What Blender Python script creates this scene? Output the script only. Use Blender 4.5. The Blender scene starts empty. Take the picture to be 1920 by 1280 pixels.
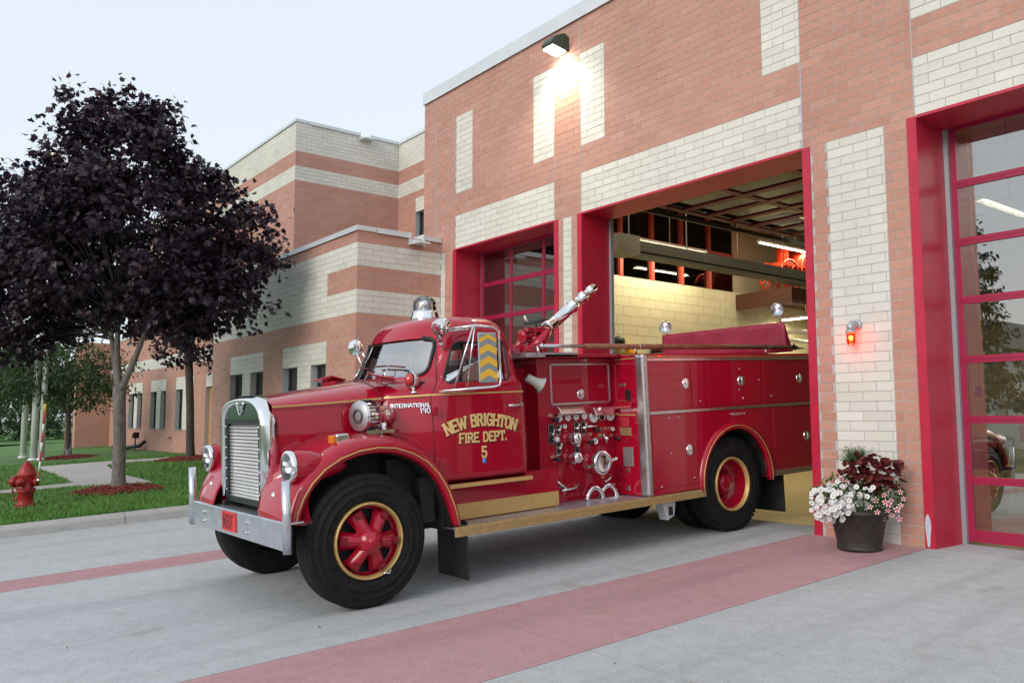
import bpy, bmesh, math, random
import numpy as np
from mathutils import Vector, Matrix, Euler
from mathutils.bvhtree import BVHTree
random.seed(7); np.random.seed(7)
R = math.radians
SC = bpy.context.scene
COL = SC.collection
# ------------------------------------------------------------------ camera
CAM_H = 1.235; F_PX = 1560.0; YAW = R(52.33); PIT = R(5.36)
cam = bpy.data.cameras.new('camera'); cam.sensor_width = 36; cam.lens = F_PX/1920*36
cam.clip_start = 0.05; cam.clip_end = 1500
cam_o = bpy.data.objects.new('camera', cam); COL.objects.link(cam_o)
cam_o.location = (0, 0, CAM_H); cam_o.rotation_euler = (R(90)+PIT, 0, YAW)
SC.camera = cam_o
# ------------------------------------------------------------------ world, sun, exposure
SUN_EL = R(24); SUN_AZ = R(168)      # soft evening light from the street side
world = bpy.data.worlds.new('World'); SC.world = world; world.use_nodes = True
nt = world.node_tree; nt.nodes.clear()
sky = nt.nodes.new('ShaderNodeTexSky'); sky.sky_type = 'NISHITA'; sky.sun_disc = False
sky.sun_elevation = SUN_EL; sky.sun_rotation = SUN_AZ; sky.air_density = 1.0; sky.dust_density = 2.5; sky.ozone_density = 1.5
mixw = nt.nodes.new('ShaderNodeMixRGB'); mixw.inputs[0].default_value = 0.72
mixw.inputs[2].default_value = (7.7, 8.3, 8.85, 1)   # thin even cloud veil
bgw = nt.nodes.new('ShaderNodeBackground'); bgw.inputs[1].default_value = 0.11
outw = nt.nodes.new('ShaderNodeOutputWorld')
nt.links.new(sky.outputs[0], mixw.inputs[1]); nt.links.new(mixw.outputs[0], bgw.inputs[0]); nt.links.new(bgw.outputs[0], outw.inputs[0])
sun = bpy.data.lights.new('sun', 'SUN'); sun.energy = 1.15; sun.angle = R(30); sun.color = (1, 0.93, 0.86)
sun_o = bpy.data.objects.new('sun', sun); COL.objects.link(sun_o)
sd = Vector((math.sin(SUN_AZ)*math.cos(SUN_EL), math.cos(SUN_AZ)*math.cos(SUN_EL), math.sin(SUN_EL)))
sun_o.rotation_euler = sd.to_track_quat('Z', 'Y').to_euler(); sun_o.location = (-5, -20, 25)
SC.view_settings.view_transform = 'Standard'; SC.view_settings.look = 'None'
SC.view_settings.exposure = 0.31; SC.view_settings.gamma = 1.0; SC.view_settings.use_curve_mapping = False
# ------------------------------------------------------------------ pixel -> place helpers
_fw = np.array([-math.sin(YAW)*math.cos(PIT), math.cos(YAW)*math.cos(PIT), math.sin(PIT)])
_rt = np.array([math.cos(YAW), math.sin(YAW), 0.0]); _up = np.cross(_rt, _fw)
_C = np.array([0, 0, CAM_H])
def ray(px, py): return (px-960)*_rt-(py-640)*_up+F_PX*_fw
def on_plane(px, py, n, d):
    n = np.array(n, float); r = ray(px, py); return _C+r*((d-n@_C)/(n@r))
def WX(px, py, X): return on_plane(px, py, (1, 0, 0), X)
def WY(px, py, Y): return on_plane(px, py, (0, 1, 0), Y)
def pix(p):
    q = np.array(p)-_C; z = q@_fw
    if z < .1: return None
    return 960+F_PX*(q@_rt)/z, 640-F_PX*(q@_up)/z, F_PX/z
DY = 8.18; SL = 0.05
def gz(y): return -SL*(DY-min(max(y, -4.0), DY))
def GND(px, py, h=0.0): return on_plane(px, py, (0, -SL, 1), -SL*DY+h)
# ------------------------------------------------------------------ materials
MATS = {}
def _principled(name):
    m = bpy.data.materials.new(name); m.use_nodes = True
    n = m.node_tree; p = n.nodes['Principled BSDF']; MATS[name] = m
    return m, n, p
def mat(name, col, rough=.5, metal=0, var=0.0, vscale=8, bump=0, bscale=60, coat=0, emit=None, es=0, spec=None, detail=6, col2=None, stretch=None):
    m, n, p = _principled(name)
    p.inputs['Base Color'].default_value = (*col, 1); p.inputs['Roughness'].default_value = rough; p.inputs['Metallic'].default_value = metal
    if spec is not None: p.inputs['Specular IOR Level'].default_value = spec
    if coat: p.inputs['Coat Weight'].default_value = coat; p.inputs['Coat Roughness'].default_value = .03
    if emit: p.inputs['Emission Color'].default_value = (*emit, 1); p.inputs['Emission Strength'].default_value = es
    tc = n.nodes.new('ShaderNodeTexCoord')
    src = tc.outputs['Object']
    if stretch:
        mp = n.nodes.new('ShaderNodeMapping'); mp.inputs['Scale'].default_value = stretch
        n.links.new(src, mp.inputs[0]); src = mp.outputs[0]
    if var or col2:
        t = n.nodes.new('ShaderNodeTexNoise'); t.inputs['Scale'].default_value = vscale; t.inputs['Detail'].default_value = detail
        n.links.new(src, t.inputs['Vector'])
        r = n.nodes.new('ShaderNodeValToRGB')
        a = [max(0, c*(1-var)) for c in col] if not col2 else col2
        b = [min(1, c*(1+var)) for c in col] if not col2 else col
        r.color_ramp.elements[0].color = (*a, 1); r.color_ramp.elements[1].color = (*b, 1)
        r.color_ramp.elements[0].position = .32; r.color_ramp.elements[1].position = .68
        n.links.new(t.outputs['Fac'], r.inputs[0]); n.links.new(r.outputs[0], p.inputs['Base Color'])
    if bump:
        t2 = n.nodes.new('ShaderNodeTexNoise'); t2.inputs['Scale'].default_value = bscale; t2.inputs['Detail'].default_value = 5
        n.links.new(src, t2.inputs['Vector'])
        b = n.nodes.new('ShaderNodeBump'); b.inputs['Strength'].default_value = bump; b.inputs['Distance'].default_value = .01
        n.links.new(t2.outputs['Fac'], b.inputs['Height']); n.links.new(b.outputs[0], p.inputs['Normal'])
    return m
def glass(name, tint=(.8, .85, .84), ior=1.5, base=.04, rough=0.0):
    m = bpy.data.materials.new(name); m.use_nodes = True; n = m.node_tree; n.nodes.clear(); MATS[name] = m
    o = n.nodes.new('ShaderNodeOutputMaterial'); mx = n.nodes.new('ShaderNodeMixShader')
    tr = n.nodes.new('ShaderNodeBsdfTransparent'); tr.inputs[0].default_value = (*tint, 1)
    gl = n.nodes.new('ShaderNodeBsdfGlossy'); gl.inputs['Roughness'].default_value = rough
    fr = n.nodes.new('ShaderNodeFresnel'); fr.inputs[0].default_value = ior
    ad = n.nodes.new('ShaderNodeMath'); ad.inputs[1].default_value = base; ad.use_clamp = True
    n.links.new(fr.outputs[0], ad.inputs[0]); n.links.new(ad.outputs[0], mx.inputs[0])
    n.links.new(tr.outputs[0], mx.inputs[1]); n.links.new(gl.outputs[0], mx.inputs[2]); n.links.new(mx.outputs[0], o.inputs[0])
    return m
def brick_mat(name, cols, rough=.85, mottling=.09):
    """fired-clay colour differs from brick to brick (per-brick attribute or per-object random)"""
    m, n, p = _principled(name); p.inputs['Roughness'].default_value = rough; p.inputs['Specular IOR Level'].default_value = .25
    at = n.nodes.new('ShaderNodeAttribute'); at.attribute_name = 'rnd'
    oi = n.nodes.new('ShaderNodeObjectInfo'); ad = n.nodes.new('ShaderNodeMath'); fr = n.nodes.new('ShaderNodeMath'); fr.operation = 'FRACT'
    n.links.new(at.outputs['Fac'], ad.inputs[0]); n.links.new(oi.outputs['Random'], ad.inputs[1]); n.links.new(ad.outputs[0], fr.inputs[0])
    r = n.nodes.new('ShaderNodeValToRGB'); els = r.color_ramp.elements
    while len(els) < len(cols): els.new(.5)
    for i, c in enumerate(cols): els[i].position = i/(len(cols)-1); els[i].color = (*c, 1)
    n.links.new(fr.outputs[0], r.inputs[0])
    ge = n.nodes.new('ShaderNodeNewGeometry'); t = n.nodes.new('ShaderNodeTexNoise'); t.inputs['Scale'].default_value = 22; t.inputs['Detail'].default_value = 8
    n.links.new(ge.outputs['Position'], t.inputs['Vector'])
    t3 = n.nodes.new('ShaderNodeTexNoise'); t3.inputs['Scale'].default_value = .9; t3.inputs['Detail'].default_value = 3
    n.links.new(ge.outputs['Position'], t3.inputs['Vector'])
    mr = n.nodes.new('ShaderNodeMapRange'); mr.inputs[1].default_value = .25; mr.inputs[2].default_value = .75; mr.inputs[3].default_value = 1-mottling; mr.inputs[4].default_value = 1+mottling
    n.links.new(t.outputs['Fac'], mr.inputs[0])
    mr3 = n.nodes.new('ShaderNodeMapRange'); mr3.inputs[1].default_value = .3; mr3.inputs[2].default_value = .7; mr3.inputs[3].default_value = .93; mr3.inputs[4].default_value = 1.06
    n.links.new(t3.outputs['Fac'], mr3.inputs[0])
    mm = n.nodes.new('ShaderNodeMath'); mm.operation = 'MULTIPLY'; n.links.new(mr.outputs[0], mm.inputs[0]); n.links.new(mr3.outputs[0], mm.inputs[1])
    ml = n.nodes.new('ShaderNodeMixRGB'); ml.blend_type = 'MULTIPLY'; ml.inputs[0].default_value = 1
    n.links.new(r.outputs[0], ml.inputs[1]); n.links.new(mm.outputs[0], ml.inputs[2]); n.links.new(ml.outputs[0], p.inputs['Base Color'])
    b = n.nodes.new('ShaderNodeBump'); b.inputs['Strength'].default_value = .25; b.inputs['Distance'].default_value = .004
    t4 = n.nodes.new('ShaderNodeTexNoise'); t4.inputs['Scale'].default_value = 140; n.links.new(ge.outputs['Position'], t4.inputs['Vector'])
    n.links.new(t4.outputs['Fac'], b.inputs['Height']); n.links.new(b.outputs[0], p.inputs['Normal'])
    return m
def concrete_mat(name, col, stain, rough=.85):
    """broom-finished slab: fine aggregate specks, broad weathering, brown stains"""
    m, n, p = _principled(name); p.inputs['Roughness'].default_value = rough; p.inputs['Specular IOR Level'].default_value = .3
    ge = n.nodes.new('ShaderNodeNewGeometry')
    def noise(s, d=4):
        t = n.nodes.new('ShaderNodeTexNoise'); t.inputs['Scale'].default_value = s; t.inputs['Detail'].default_value = d; n.links.new(ge.outputs['Position'], t.inputs['Vector']); return t
    def mr(t, a, b, lo, hi):
        q = n.nodes.new('ShaderNodeMapRange'); q.inputs[1].default_value = a; q.inputs[2].default_value = b; q.inputs[3].default_value = lo; q.inputs[4].default_value = hi
        n.links.new(t.outputs['Fac'], q.inputs[0]); return q
    a = mr(noise(.4, 10), .3, .7, .95, 1.04); b2 = mr(noise(95, 4), .25, .75, .74, 1.2); c = mr(noise(9, 10), .3, .72, .92, 1.06)
    m1 = n.nodes.new('ShaderNodeMath'); m1.operation = 'MULTIPLY'; n.links.new(a.outputs[0], m1.inputs[0]); n.links.new(b2.outputs[0], m1.inputs[1])
    m2 = n.nodes.new('ShaderNodeMath'); m2.operation = 'MULTIPLY'; n.links.new(m1.outputs[0], m2.inputs[0]); n.links.new(c.outputs[0], m2.inputs[1])
    st = mr(noise(2.1, 12), .62, .78, 0, .7)
    mp = n.nodes.new('ShaderNodeMapping'); mp.inputs['Scale'].default_value = (2.6, .22, 1); n.links.new(ge.outputs['Position'], mp.inputs[0])   # wheel smears run the way traffic runs
    tk = noise(1.0, 9); n.links.new(mp.outputs[0], tk.inputs['Vector']); sk = mr(tk, .5, .72, 1.0, .84)
    m3 = n.nodes.new('ShaderNodeMath'); m3.operation = 'MULTIPLY'; n.links.new(m2.outputs[0], m3.inputs[0]); n.links.new(sk.outputs[0], m3.inputs[1]); m2 = m3
    mx = n.nodes.new('ShaderNodeMixRGB'); mx.inputs[1].default_value = (*col, 1); mx.inputs[2].default_value = (*stain, 1); n.links.new(st.outputs[0], mx.inputs[0])
    ml = n.nodes.new('ShaderNodeMixRGB'); ml.blend_type = 'MULTIPLY'; ml.inputs[0].default_value = 1
    n.links.new(mx.outputs[0], ml.inputs[1]); n.links.new(m2.outputs[0], ml.inputs[2]); n.links.new(ml.outputs[0], p.inputs['Base Color'])
    b = n.nodes.new('ShaderNodeBump'); b.inputs['Strength'].default_value = .3; b.inputs['Distance'].default_value = .004
    n.links.new(noise(120, 3).outputs['Fac'], b.inputs['Height']); n.links.new(b.outputs[0], p.inputs['Normal'])
    return m
RED = mat('fire_red_paint', (.365, .0022, .021), .4, 0, var=.04, vscale=3, coat=1.0, spec=.1)
REDD = mat('door_frame_red', (.46, .013, .045), .42, 0, var=.1, vscale=5, bump=.03, bscale=12)
CHROME = mat('chrome', (.82, .83, .85), .1, 1, var=.05, vscale=6)
STEEL = mat('brushed_steel', (.62, .63, .65), .32, 1, var=.12, vscale=20)
ALU = mat('worn_aluminium', (.5, .53, .57), .38, .75, var=.18, vscale=14)
GOLD = mat('gold_leaf', (.62, .42, .16), .38, .35, var=.08, vscale=30)
GOLDT = mat('gold_tread_plate', (.5, .37, .17), .4, .5, var=.15, vscale=40, bump=.25, bscale=90)
BLACK = mat('black_enamel', (.012, .012, .013), .4)
RUBBER = mat('tyre_rubber', (.010, .0105, .012), .6, 0, var=.35, vscale=14, bump=.06, bscale=80, spec=.22)
UNDER = mat('dark_underbody', (.012, .011, .011), .75, 0, var=.3, vscale=9)
SEATM = mat('seat_vinyl', (.05, .02, .02), .55)
GASKET = mat('rubber_gasket', (.01, .01, .012), .5)
GLASS = glass('clear_glass', (.78, .84, .84), 1.5, .16)
WSGLASS = glass('windshield_glass', (.76, .83, .85), 1.5, .50)
DOORGLASS = glass('overhead_door_glass', (.84, .85, .82), 1.52, .27)
DKGLASS = glass('tinted_window_glass', (.16, .22, .24), 1.5, .22)
LENS = mat('lamp_lens', (.75, .78, .8), .08, 0, coat=1)
REDLENS = mat('red_lens', (.5, .01, .01), .1, 0, coat=1)
AMBER = mat('amber_lens', (.75, .2, .02), .15, 0, coat=1)
WHITE = mat('white_paint', (.78, .78, .76), .4, 0, var=.05)
BRASS = mat('brass_tag', (.5, .36, .2), .4, .6)
DIAL = mat('dial_face', (.75, .76, .74), .3)
MAROON = mat('maroon_vinyl', (.27, .014, .045), .5, 0, var=.12, vscale=3, bump=.3, bscale=6)
WOODPOLE = mat('varnished_pole', (.2, .07, .03), .4, 0, var=.3, vscale=10)
BRICK = brick_mat('red_brick', [(.455, .235, .178), (.49, .26, .202), (.515, .283, .222), (.468, .242, .188), (.502, .27, .21)], rough=.6)
BRICKD = brick_mat('orange_brick', [(.36, .13, .07), (.41, .155, .085), (.44, .18, .1), (.37, .14, .075), (.42, .16, .09)])
CREAM = brick_mat('cream_brick', [(.62, .61, .555), (.67, .66, .605), (.645, .635, .58), (.69, .68, .63), (.60, .59, .535)], mottling=.04)
MORTAR = mat('grey_mortar', (.45, .44, .435), .9, 0, var=.1, vscale=20)
COPING = mat('coping_metal', (.62, .66, .69), .4, .2, var=.04, vscale=2)
CONC = concrete_mat('apron_concrete', (.45, .475, .49), (.33, .28, .22))
PINK = concrete_mat('pink_concrete', (.46, .275, .295), (.34, .23, .2))
WALKM = concrete_mat('walk_concrete', (.46, .45, .43), (.33, .27, .2))
KERB = concrete_mat('kerb_concrete', (.42, .42, .41), (.16, .14, .11))
JOINT = mat('joint_filler', (.10, .095, .09), .9)
# ------------------------------------------------------------------ mesh builder
class MB:
    def __init__(s): s.v = []; s.f = []; s.sm = []; s.mi = []; s.cur = 0; s.rnd = None
    def add(s, vs, fs, smooth=False):
        o = len(s.v); s.v += [tuple(v) for v in vs]
        for f in fs: s.f.append(tuple(i+o for i in f)); s.sm.append(smooth); s.mi.append(s.cur)
        return s
    def box(s, a, b, rot=None, piv=None):
        x0, x1 = sorted((a[0], b[0])); y0, y1 = sorted((a[1], b[1])); z0, z1 = sorted((a[2], b[2]))
        vs = [Vector(p) for p in ((x0, y0, z0), (x1, y0, z0), (x1, y1, z0), (x0, y1, z0), (x0, y0, z1), (x1, y0, z1), (x1, y1, z1), (x0, y1, z1))]
        if rot is not None:
            c = Vector(piv) if piv is not None else Vector(((x0+x1)/2, (y0+y1)/2, (z0+z1)/2)); M = Euler(rot).to_matrix(); vs = [M@(v-c)+c for v in vs]
        return s.add(vs, [(0, 3, 2, 1), (4, 5, 6, 7), (0, 1, 5, 4), (1, 2, 6, 5), (2, 3, 7, 6), (3, 0, 4, 7)])
    def cbox(s, c, d, rot=None): return s.box([c[i]-d[i]/2 for i in range(3)], [c[i]+d[i]/2 for i in range(3)], rot)
    def tube(s, p0, p1, r0, r1=None, n=12, caps=True, smooth=True):
        return s.lathe([(0, r0), ((Vector(p1)-Vector(p0)).length, r0 if r1 is None else r1)], p0, Vector(p1)-Vector(p0), n, caps, smooth)
    def lathe(s, prof, base, axis, n=24, caps=True, smooth=True, sq=(1, 1)):
        """profile [(distance along axis, radius)]"""
        a = Vector(axis).normalized(); t = Vector((0, 0, 1)) if abs(a.z) < .9 else Vector((1, 0, 0))
        u = a.cross(t).normalized(); w = u.cross(a).normalized(); b = Vector(base); vs = []; fs = []
        for d, r in prof:
            for i in range(n):
                th = 2*math.pi*i/n; vs.append(b+a*d+u*(r*math.cos(th)*sq[0])+w*(r*math.sin(th)*sq[1]))
        k = len(prof)
        for j in range(k-1):
            for i in range(n): fs.append((j*n+i, j*n+(i+1) % n, (j+1)*n+(i+1) % n, (j+1)*n+i))
        s.add(vs, fs, smooth)
        if caps:
            o = len(s.v)-k*n
            for j, rev in ((0, True), (k-1, False)):
                if prof[j][1] > 1e-5:
                    q = [o+j*n+i for i in range(n)]; s.f.append(tuple(q[::-1] if rev else q)); s.sm.append(False); s.mi.append(s.cur)
        return s
    def pipe(s, pts, r, n=8):
        pts = [Vector(p) for p in pts]; rings = []; up = None
        for i, p in enumerate(pts):
            d = (pts[min(i+1, len(pts)-1)]-pts[max(i-1, 0)]).normalized()
            if up is None: up = d.orthogonal().normalized()
            up = (up-d*up.dot(d)).normalized(); w = d.cross(up)
            rr = r[i] if isinstance(r, (list, tuple)) else r
            rings.append([p+up*(rr*math.cos(2*math.pi*k/n))+w*(rr*math.sin(2*math.pi*k/n)) for k in range(n)])
        return s.loft(rings, True, True)
    def loft(s, rings, closed=True, caps=False, smooth=True):
        n = len(rings[0]); vs = [v for r in rings for v in r]; fs = []
        m = n if closed else n-1
        for j in range(len(rings)-1):
            for i in range(m): fs.append((j*n+i, j*n+(i+1) % n, (j+1)*n+(i+1) % n, (j+1)*n+i))
        s.add(vs, fs, smooth)
        if caps:
            o = len(s.v)-len(vs)
            s.f.append(tuple(o+i for i in range(n))[::-1]); s.sm.append(False); s.mi.append(s.cur)
            s.f.append(tuple(o+(len(rings)-1)*n+i for i in range(n))); s.sm.append(False); s.mi.append(s.cur)
        return s
    def prism(s, outline, d0, d1, axis='x'):
        """outline of (a,b) pairs; axis x -> (y,z), y -> (x,z), z -> (x,y)"""
        def P(a, b, d): return {'x': (d, a, b), 'y': (a, d, b), 'z': (a, b, d)}[axis]
        n = len(outline); vs = [P(a, b, d0) for a, b in outline]+[P(a, b, d1) for a, b in outline]
        fs = [tuple(range(n))[::-1], tuple(range(n, 2*n))]+[(i, (i+1) % n, n+(i+1) % n, n+i) for i in range(n)]
        return s.add(vs, fs)
    def sphere(s, c, r, n=16, m=10, sc=(1, 1, 1)):
        rings = []
        for j in range(m+1):
            ph = math.pi*j/m; rr = max(math.sin(ph), 1e-4)
            rings.append([(c[0]+r*sc[0]*rr*math.cos(2*math.pi*i/n), c[1]+r*sc[1]*rr*math.sin(2*math.pi*i/n), c[2]+r*sc[2]*math.cos(ph)) for i in range(n)])
        return s.loft(rings[::-1], True, False)
    def mesh(s, name, mats, fixn=True):
        me = bpy.data.meshes.new(name); me.from_pydata(s.v, [], s.f)
        for m in (mats if isinstance(mats, (list, tuple)) else [mats]): me.materials.append(m)
        me.polygons.foreach_set('use_smooth', s.sm); me.polygons.foreach_set('material_index', s.mi)
        if s.rnd is not None:
            at = me.attributes.new('rnd', 'FLOAT', 'FACE'); at.data.foreach_set('value', s.rnd)
        if fixn and len(s.f) < 60000:
            bm = bmesh.new(); bm.from_mesh(me); bmesh.ops.recalc_face_normals(bm, faces=bm.faces); bm.to_mesh(me); bm.free()
        me.update(); return me
    def build(s, name, mats, parent=None, bevel=0, seg=2, fixn=True):
        o = bpy.data.objects.new(name, s.mesh(name, mats, fixn)); COL.objects.link(o)
        if parent is not None: o.parent = parent
        if bevel:
            b = o.modifiers.new('bevel', 'BEVEL'); b.width = bevel; b.segments = seg; b.limit_method = 'ANGLE'; b.angle_limit = R(40)
        return o
def empty(name, loc=(0, 0, 0), rz=0, parent=None):
    o = bpy.data.objects.new(name, None); COL.objects.link(o); o.location = loc; o.rotation_euler = (0, 0, rz); o.empty_display_size = .2
    if parent is not None: o.parent = parent
    return o
def tag(o, label=None, cat=None, group=None, kind=None):
    if label: o['label'] = label
    if cat: o['category'] = cat
    if group: o['group'] = group
    if kind: o['kind'] = kind
    return o
def inst(me, name, parent, loc=(0, 0, 0), rot=None, sc=None):
    o = bpy.data.objects.new(name, me); COL.objects.link(o); o.parent = parent; o.location = loc
    if rot is not None: o.rotation_euler = rot
    if sc is not None: o.scale = sc if hasattr(sc, '__len__') else (sc, sc, sc)
    return o
def copy_tree(o, parent=None):
    c = o.copy(); COL.objects.link(c); c.parent = parent
    for ch in list(o.children): copy_tree(ch, c)
    return c
# stroke lettering with slab serifs: segments in a unit-high cell
LET = {
 'N': (.74, [(0.1, 0, .1, 1), (.1, 1, .62, 0), (.62, 0, .62, 1)]), 'E': (.66, [(.1, 0, .1, 1), (.1, 1, .58, 1), (.1, .5, .46, .5), (.1, 0, .58, 0)]),
 'W': (.98, [(.04, 1, .26, 0), (.26, 0, .48, .9), (.48, .9, .7, 0), (.7, 0, .92, 1)]), 'B': (.7, [(.1, 0, .1, 1), (.1, 1, .48, 1), (.48, 1, .56, .76), (.56, .76, .48, .53), (.1, .53, .48, .53), (.48, .53, .6, .26), (.6, .26, .48, 0), (.1, 0, .48, 0)]),
 'R': (.72, [(.1, 0, .1, 1), (.1, 1, .46, 1), (.46, 1, .57, .76), (.57, .76, .46, .5), (.1, .5, .46, .5), (.36, .5, .62, 0)]), 'I': (.36, [(.17, 0, .17, 1)]),
 'G': (.74, [(.62, .8, .48, 1), (.48, 1, .24, 1), (.24, 1, .08, .75), (.08, .75, .08, .25), (.08, .25, .24, 0), (.24, 0, .5, 0), (.5, 0, .62, .2), (.62, .2, .62, .45), (.62, .45, .4, .45)]),
 'H': (.76, [(.1, 0, .1, 1), (.64, 0, .64, 1), (.1, .5, .64, .5)]), 'T': (.68, [(.33, 0, .33, 1), (.04, 1, .62, 1), (.04, 1, .04, .8), (.62, 1, .62, .8)]),
 'O': (.74, [(.24, 0, .5, 0), (.5, 0, .64, .25), (.64, .25, .64, .75), (.64, .75, .5, 1), (.5, 1, .24, 1), (.24, 1, .1, .75), (.1, .75, .1, .25), (.1, .25, .24, 0)]),
 'F': (.64, [(.1, 0, .1, 1), (.1, 1, .56, 1), (.1, .52, .44, .52)]), 'D': (.72, [(.1, 0, .1, 1), (.1, 1, .42, 1), (.42, 1, .6, .75), (.6, .75, .6, .25), (.6, .25, .42, 0), (.1, 0, .42, 0)]),
 'P': (.68, [(.1, 0, .1, 1), (.1, 1, .46, 1), (.46, 1, .57, .75), (.57, .75, .46, .47), (.1, .47, .46, .47)]), '.': (.26, [(.1, 0, .1, .06)]),
 '5': (.64, [(.54, 1, .12, 1), (.12, 1, .12, .56), (.12, .56, .42, .6), (.42, .6, .56, .42), (.56, .42, .56, .2), (.56, .2, .42, 0), (.42, 0, .18, 0), (.18, 0, .08, .16)]),
 'A': (.74, [(.04, 0, .35, 1), (.35, 1, .66, 0), (.16, .36, .54, .36)]), 'L': (.6, [(.1, 0, .1, 1), (.1, 0, .54, 0)]),
 '1': (.36, [(.17, 0, .17, 1)]), '9': (.62, [(.5, .55, .5, .8), (.5, .8, .38, 1), (.38, 1, .2, 1), (.2, 1, .08, .8), (.08, .8, .2, .52), (.2, .52, .5, .55), (.5, .55, .4, 0)]), '0': (.62, [(.2, 0, .4, 0), (.4, 0, .52, .25), (.52, .25, .52, .75), (.52, .75, .4, 1), (.4, 1, .2, 1), (.2, 1, .08, .75), (.08, .75, .08, .25), (.08, .25, .2, 0)]), ' ': (.45, [])}
SERIF = {'N': [(.1, 0), (.1, 1), (.62, 1)], 'I': [(.17, 0), (.17, 1)], 'H': [(.1, 0), (.1, 1), (.64, 0), (.64, 1)], 'T': [(.33, 0)], 'R': [(.1, 0), (.64, 0)], 'F': [(.1, 0)], 'P': [(.1, 0)], 'W': [(.04, 1), (.92, 1)], 'E': [], 'B': [], 'D': []}
def lettering(text, hgt, place, thick, depth=.002, serif=True, spacing=1.0, squash=1.0):
    """place(a,b) maps text plane (metres) to a point and an outward normal"""
    mb = MB(); tot = sum(LET[c][0]*squash*spacing for c in text)*hgt; x = -tot/2
    def seg(a0, b0, a1, b1, w):
        d = Vector((a1-a0, b1-b0)); L = d.length
        if L < 1e-6: return
        d /= L; n = Vector((-d.y, d.x))*w/2; e = d*w*.45; q = [(a0-e.x+n.x, b0-e.y+n.y), (a0-e.x-n.x, b0-e.y-n.y), (a1+e.x-n.x, b1+e.y-n.y), (a1+e.x+n.x, b1+e.y+n.y)]
        lo = []; hi = []
        for a, b in q:
            p, nn = place(a, b); lo.append(Vector(p)); hi.append(Vector(p)+Vector(nn)*(depth*random.uniform(.95, 1.25)))
        mb.add(lo+hi, [(0, 1, 2, 3)[::-1], (4, 5, 6, 7), (0, 1, 5, 4), (1, 2, 6, 5), (2, 3, 7, 6), (3, 0, 4, 7)])
    for c in text:
        w, segs = LET[c]
        for (a0, b0, a1, b1) in segs: seg(x+a0*hgt*squash, b0*hgt, x+a1*hgt*squash, b1*hgt, thick)
        if serif:
            for a, b in SERIF.get(c, []): seg(x+(a-.09)*hgt*squash, b*hgt, x+(a+.09)*hgt*squash, b*hgt, thick*.75)
        x += w*hgt*squash*spacing
    return mb
# ================================================================== SETTING
def adopt(o, root):
    """parent a piece that was built in world coordinates"""
    o.parent = root; base = root
    M = Matrix.Translation(root.location)
    if root.parent is not None: M = Matrix()
    o.matrix_parent_inverse = M.inverted(); return o
CO = .1016; BL = .3048
XC = -7.08
# --- ground sheet reaching the horizon
mb = MB(); xs = [-700, -120, -70, -45, 45, 120, 700]; ys = [-700, -120, -40, -4, 0, 4, DY, 20, 60, 200, 700]
mb.add([(x, y, gz(y)-.16) for y in ys for x in xs], [(j*len(xs)+i, j*len(xs)+i+1, (j+1)*len(xs)+i+1, (j+1)*len(xs)+i) for j in range(len(ys)-1) for i in range(len(xs)-1)])
tag(mb.build('ground', mat('far_turf', (.05, .09, .03), .9, 0, var=.3, vscale=.3)), kind='structure')
# --- apron: concrete slabs with tooled joints, tinted bands running out from the piers
STR = [(-5.30, -4.02), (-9.72, -9.13), (-.30, .45)]
def on_slope(mb, x0, x1, y0, y1, top, thick=.10):
    vs = []
    for z in (-thick, 0):
        for x, y in ((x0, y0), (x1, y0), (x1, y1), (x0, y1)): vs.append((x, y, gz(y)+top+z))
    mb.add(vs, [(0, 3, 2, 1), (4, 5, 6, 7), (0, 1, 5, 4), (1, 2, 6, 5), (2, 3, 7, 6), (3, 0, 4, 7)])
apron = MB(); on_slope(apron, -13.2, 9, -4, DY+.02, -.008, .1); on_slope(apron, -13.2, 9, -14, -4, -.008, .1)
apron = tag(apron.build('apron', JOINT), kind='structure')
xcuts = [(-13.02, -9.72, 0), (-9.72, -9.13, 1), (-9.13, -5.30, 0), (-5.30, -4.02, 1), (-4.02, -.30, 0), (-.30, .45, 1), (.45, 4.5, 0), (4.5, 8.9, 0)]
ycuts = [-14, -9, -4, -.15, 3.72, DY]
for xa, xb, c in xcuts:
    for ya, yb in zip(ycuts, ycuts[1:]):
        m2 = MB(); on_slope(m2, xa+.004, xb-.004, ya+.007, yb-.007, 0, .06); s = m2.build('slab', PINK if c else CONC, apron)
# thresholds inside the door reveals
for xa, xb in ((-12.24, -9.52), (-8.91, -5.225), (-3.955, -.27)):
    m2 = MB(); m2.box((xa, DY-.003, -.06), (xb, DY+.62, .0)); m2.build('slab', CONC, apron)
# --- kerb along the drive
kerb = MB(); kseg = []
prof = [(-13.02, -.01), (-13.04, .10), (-13.07, .135), (-13.11, .15), (-13.20, .155), (-13.20, -.1), (-13.02, -.1)]
kroot = None
for ya, yb in ((-14, -9.2), (-9.19, -5.2), (-5.19, -1.2), (-1.19, 3.02), (3.03, 6.46)):
    m2 = MB(); m2.loft([[(x, y, gz(y)+z) for x, z in prof] for y in (ya, yb)], True, True, False)
    if kroot is None: kroot = tag(m2.build('kerb', KERB), kind='structure')
    else: m2.build('kerb_stone', KERB, kroot)
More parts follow.
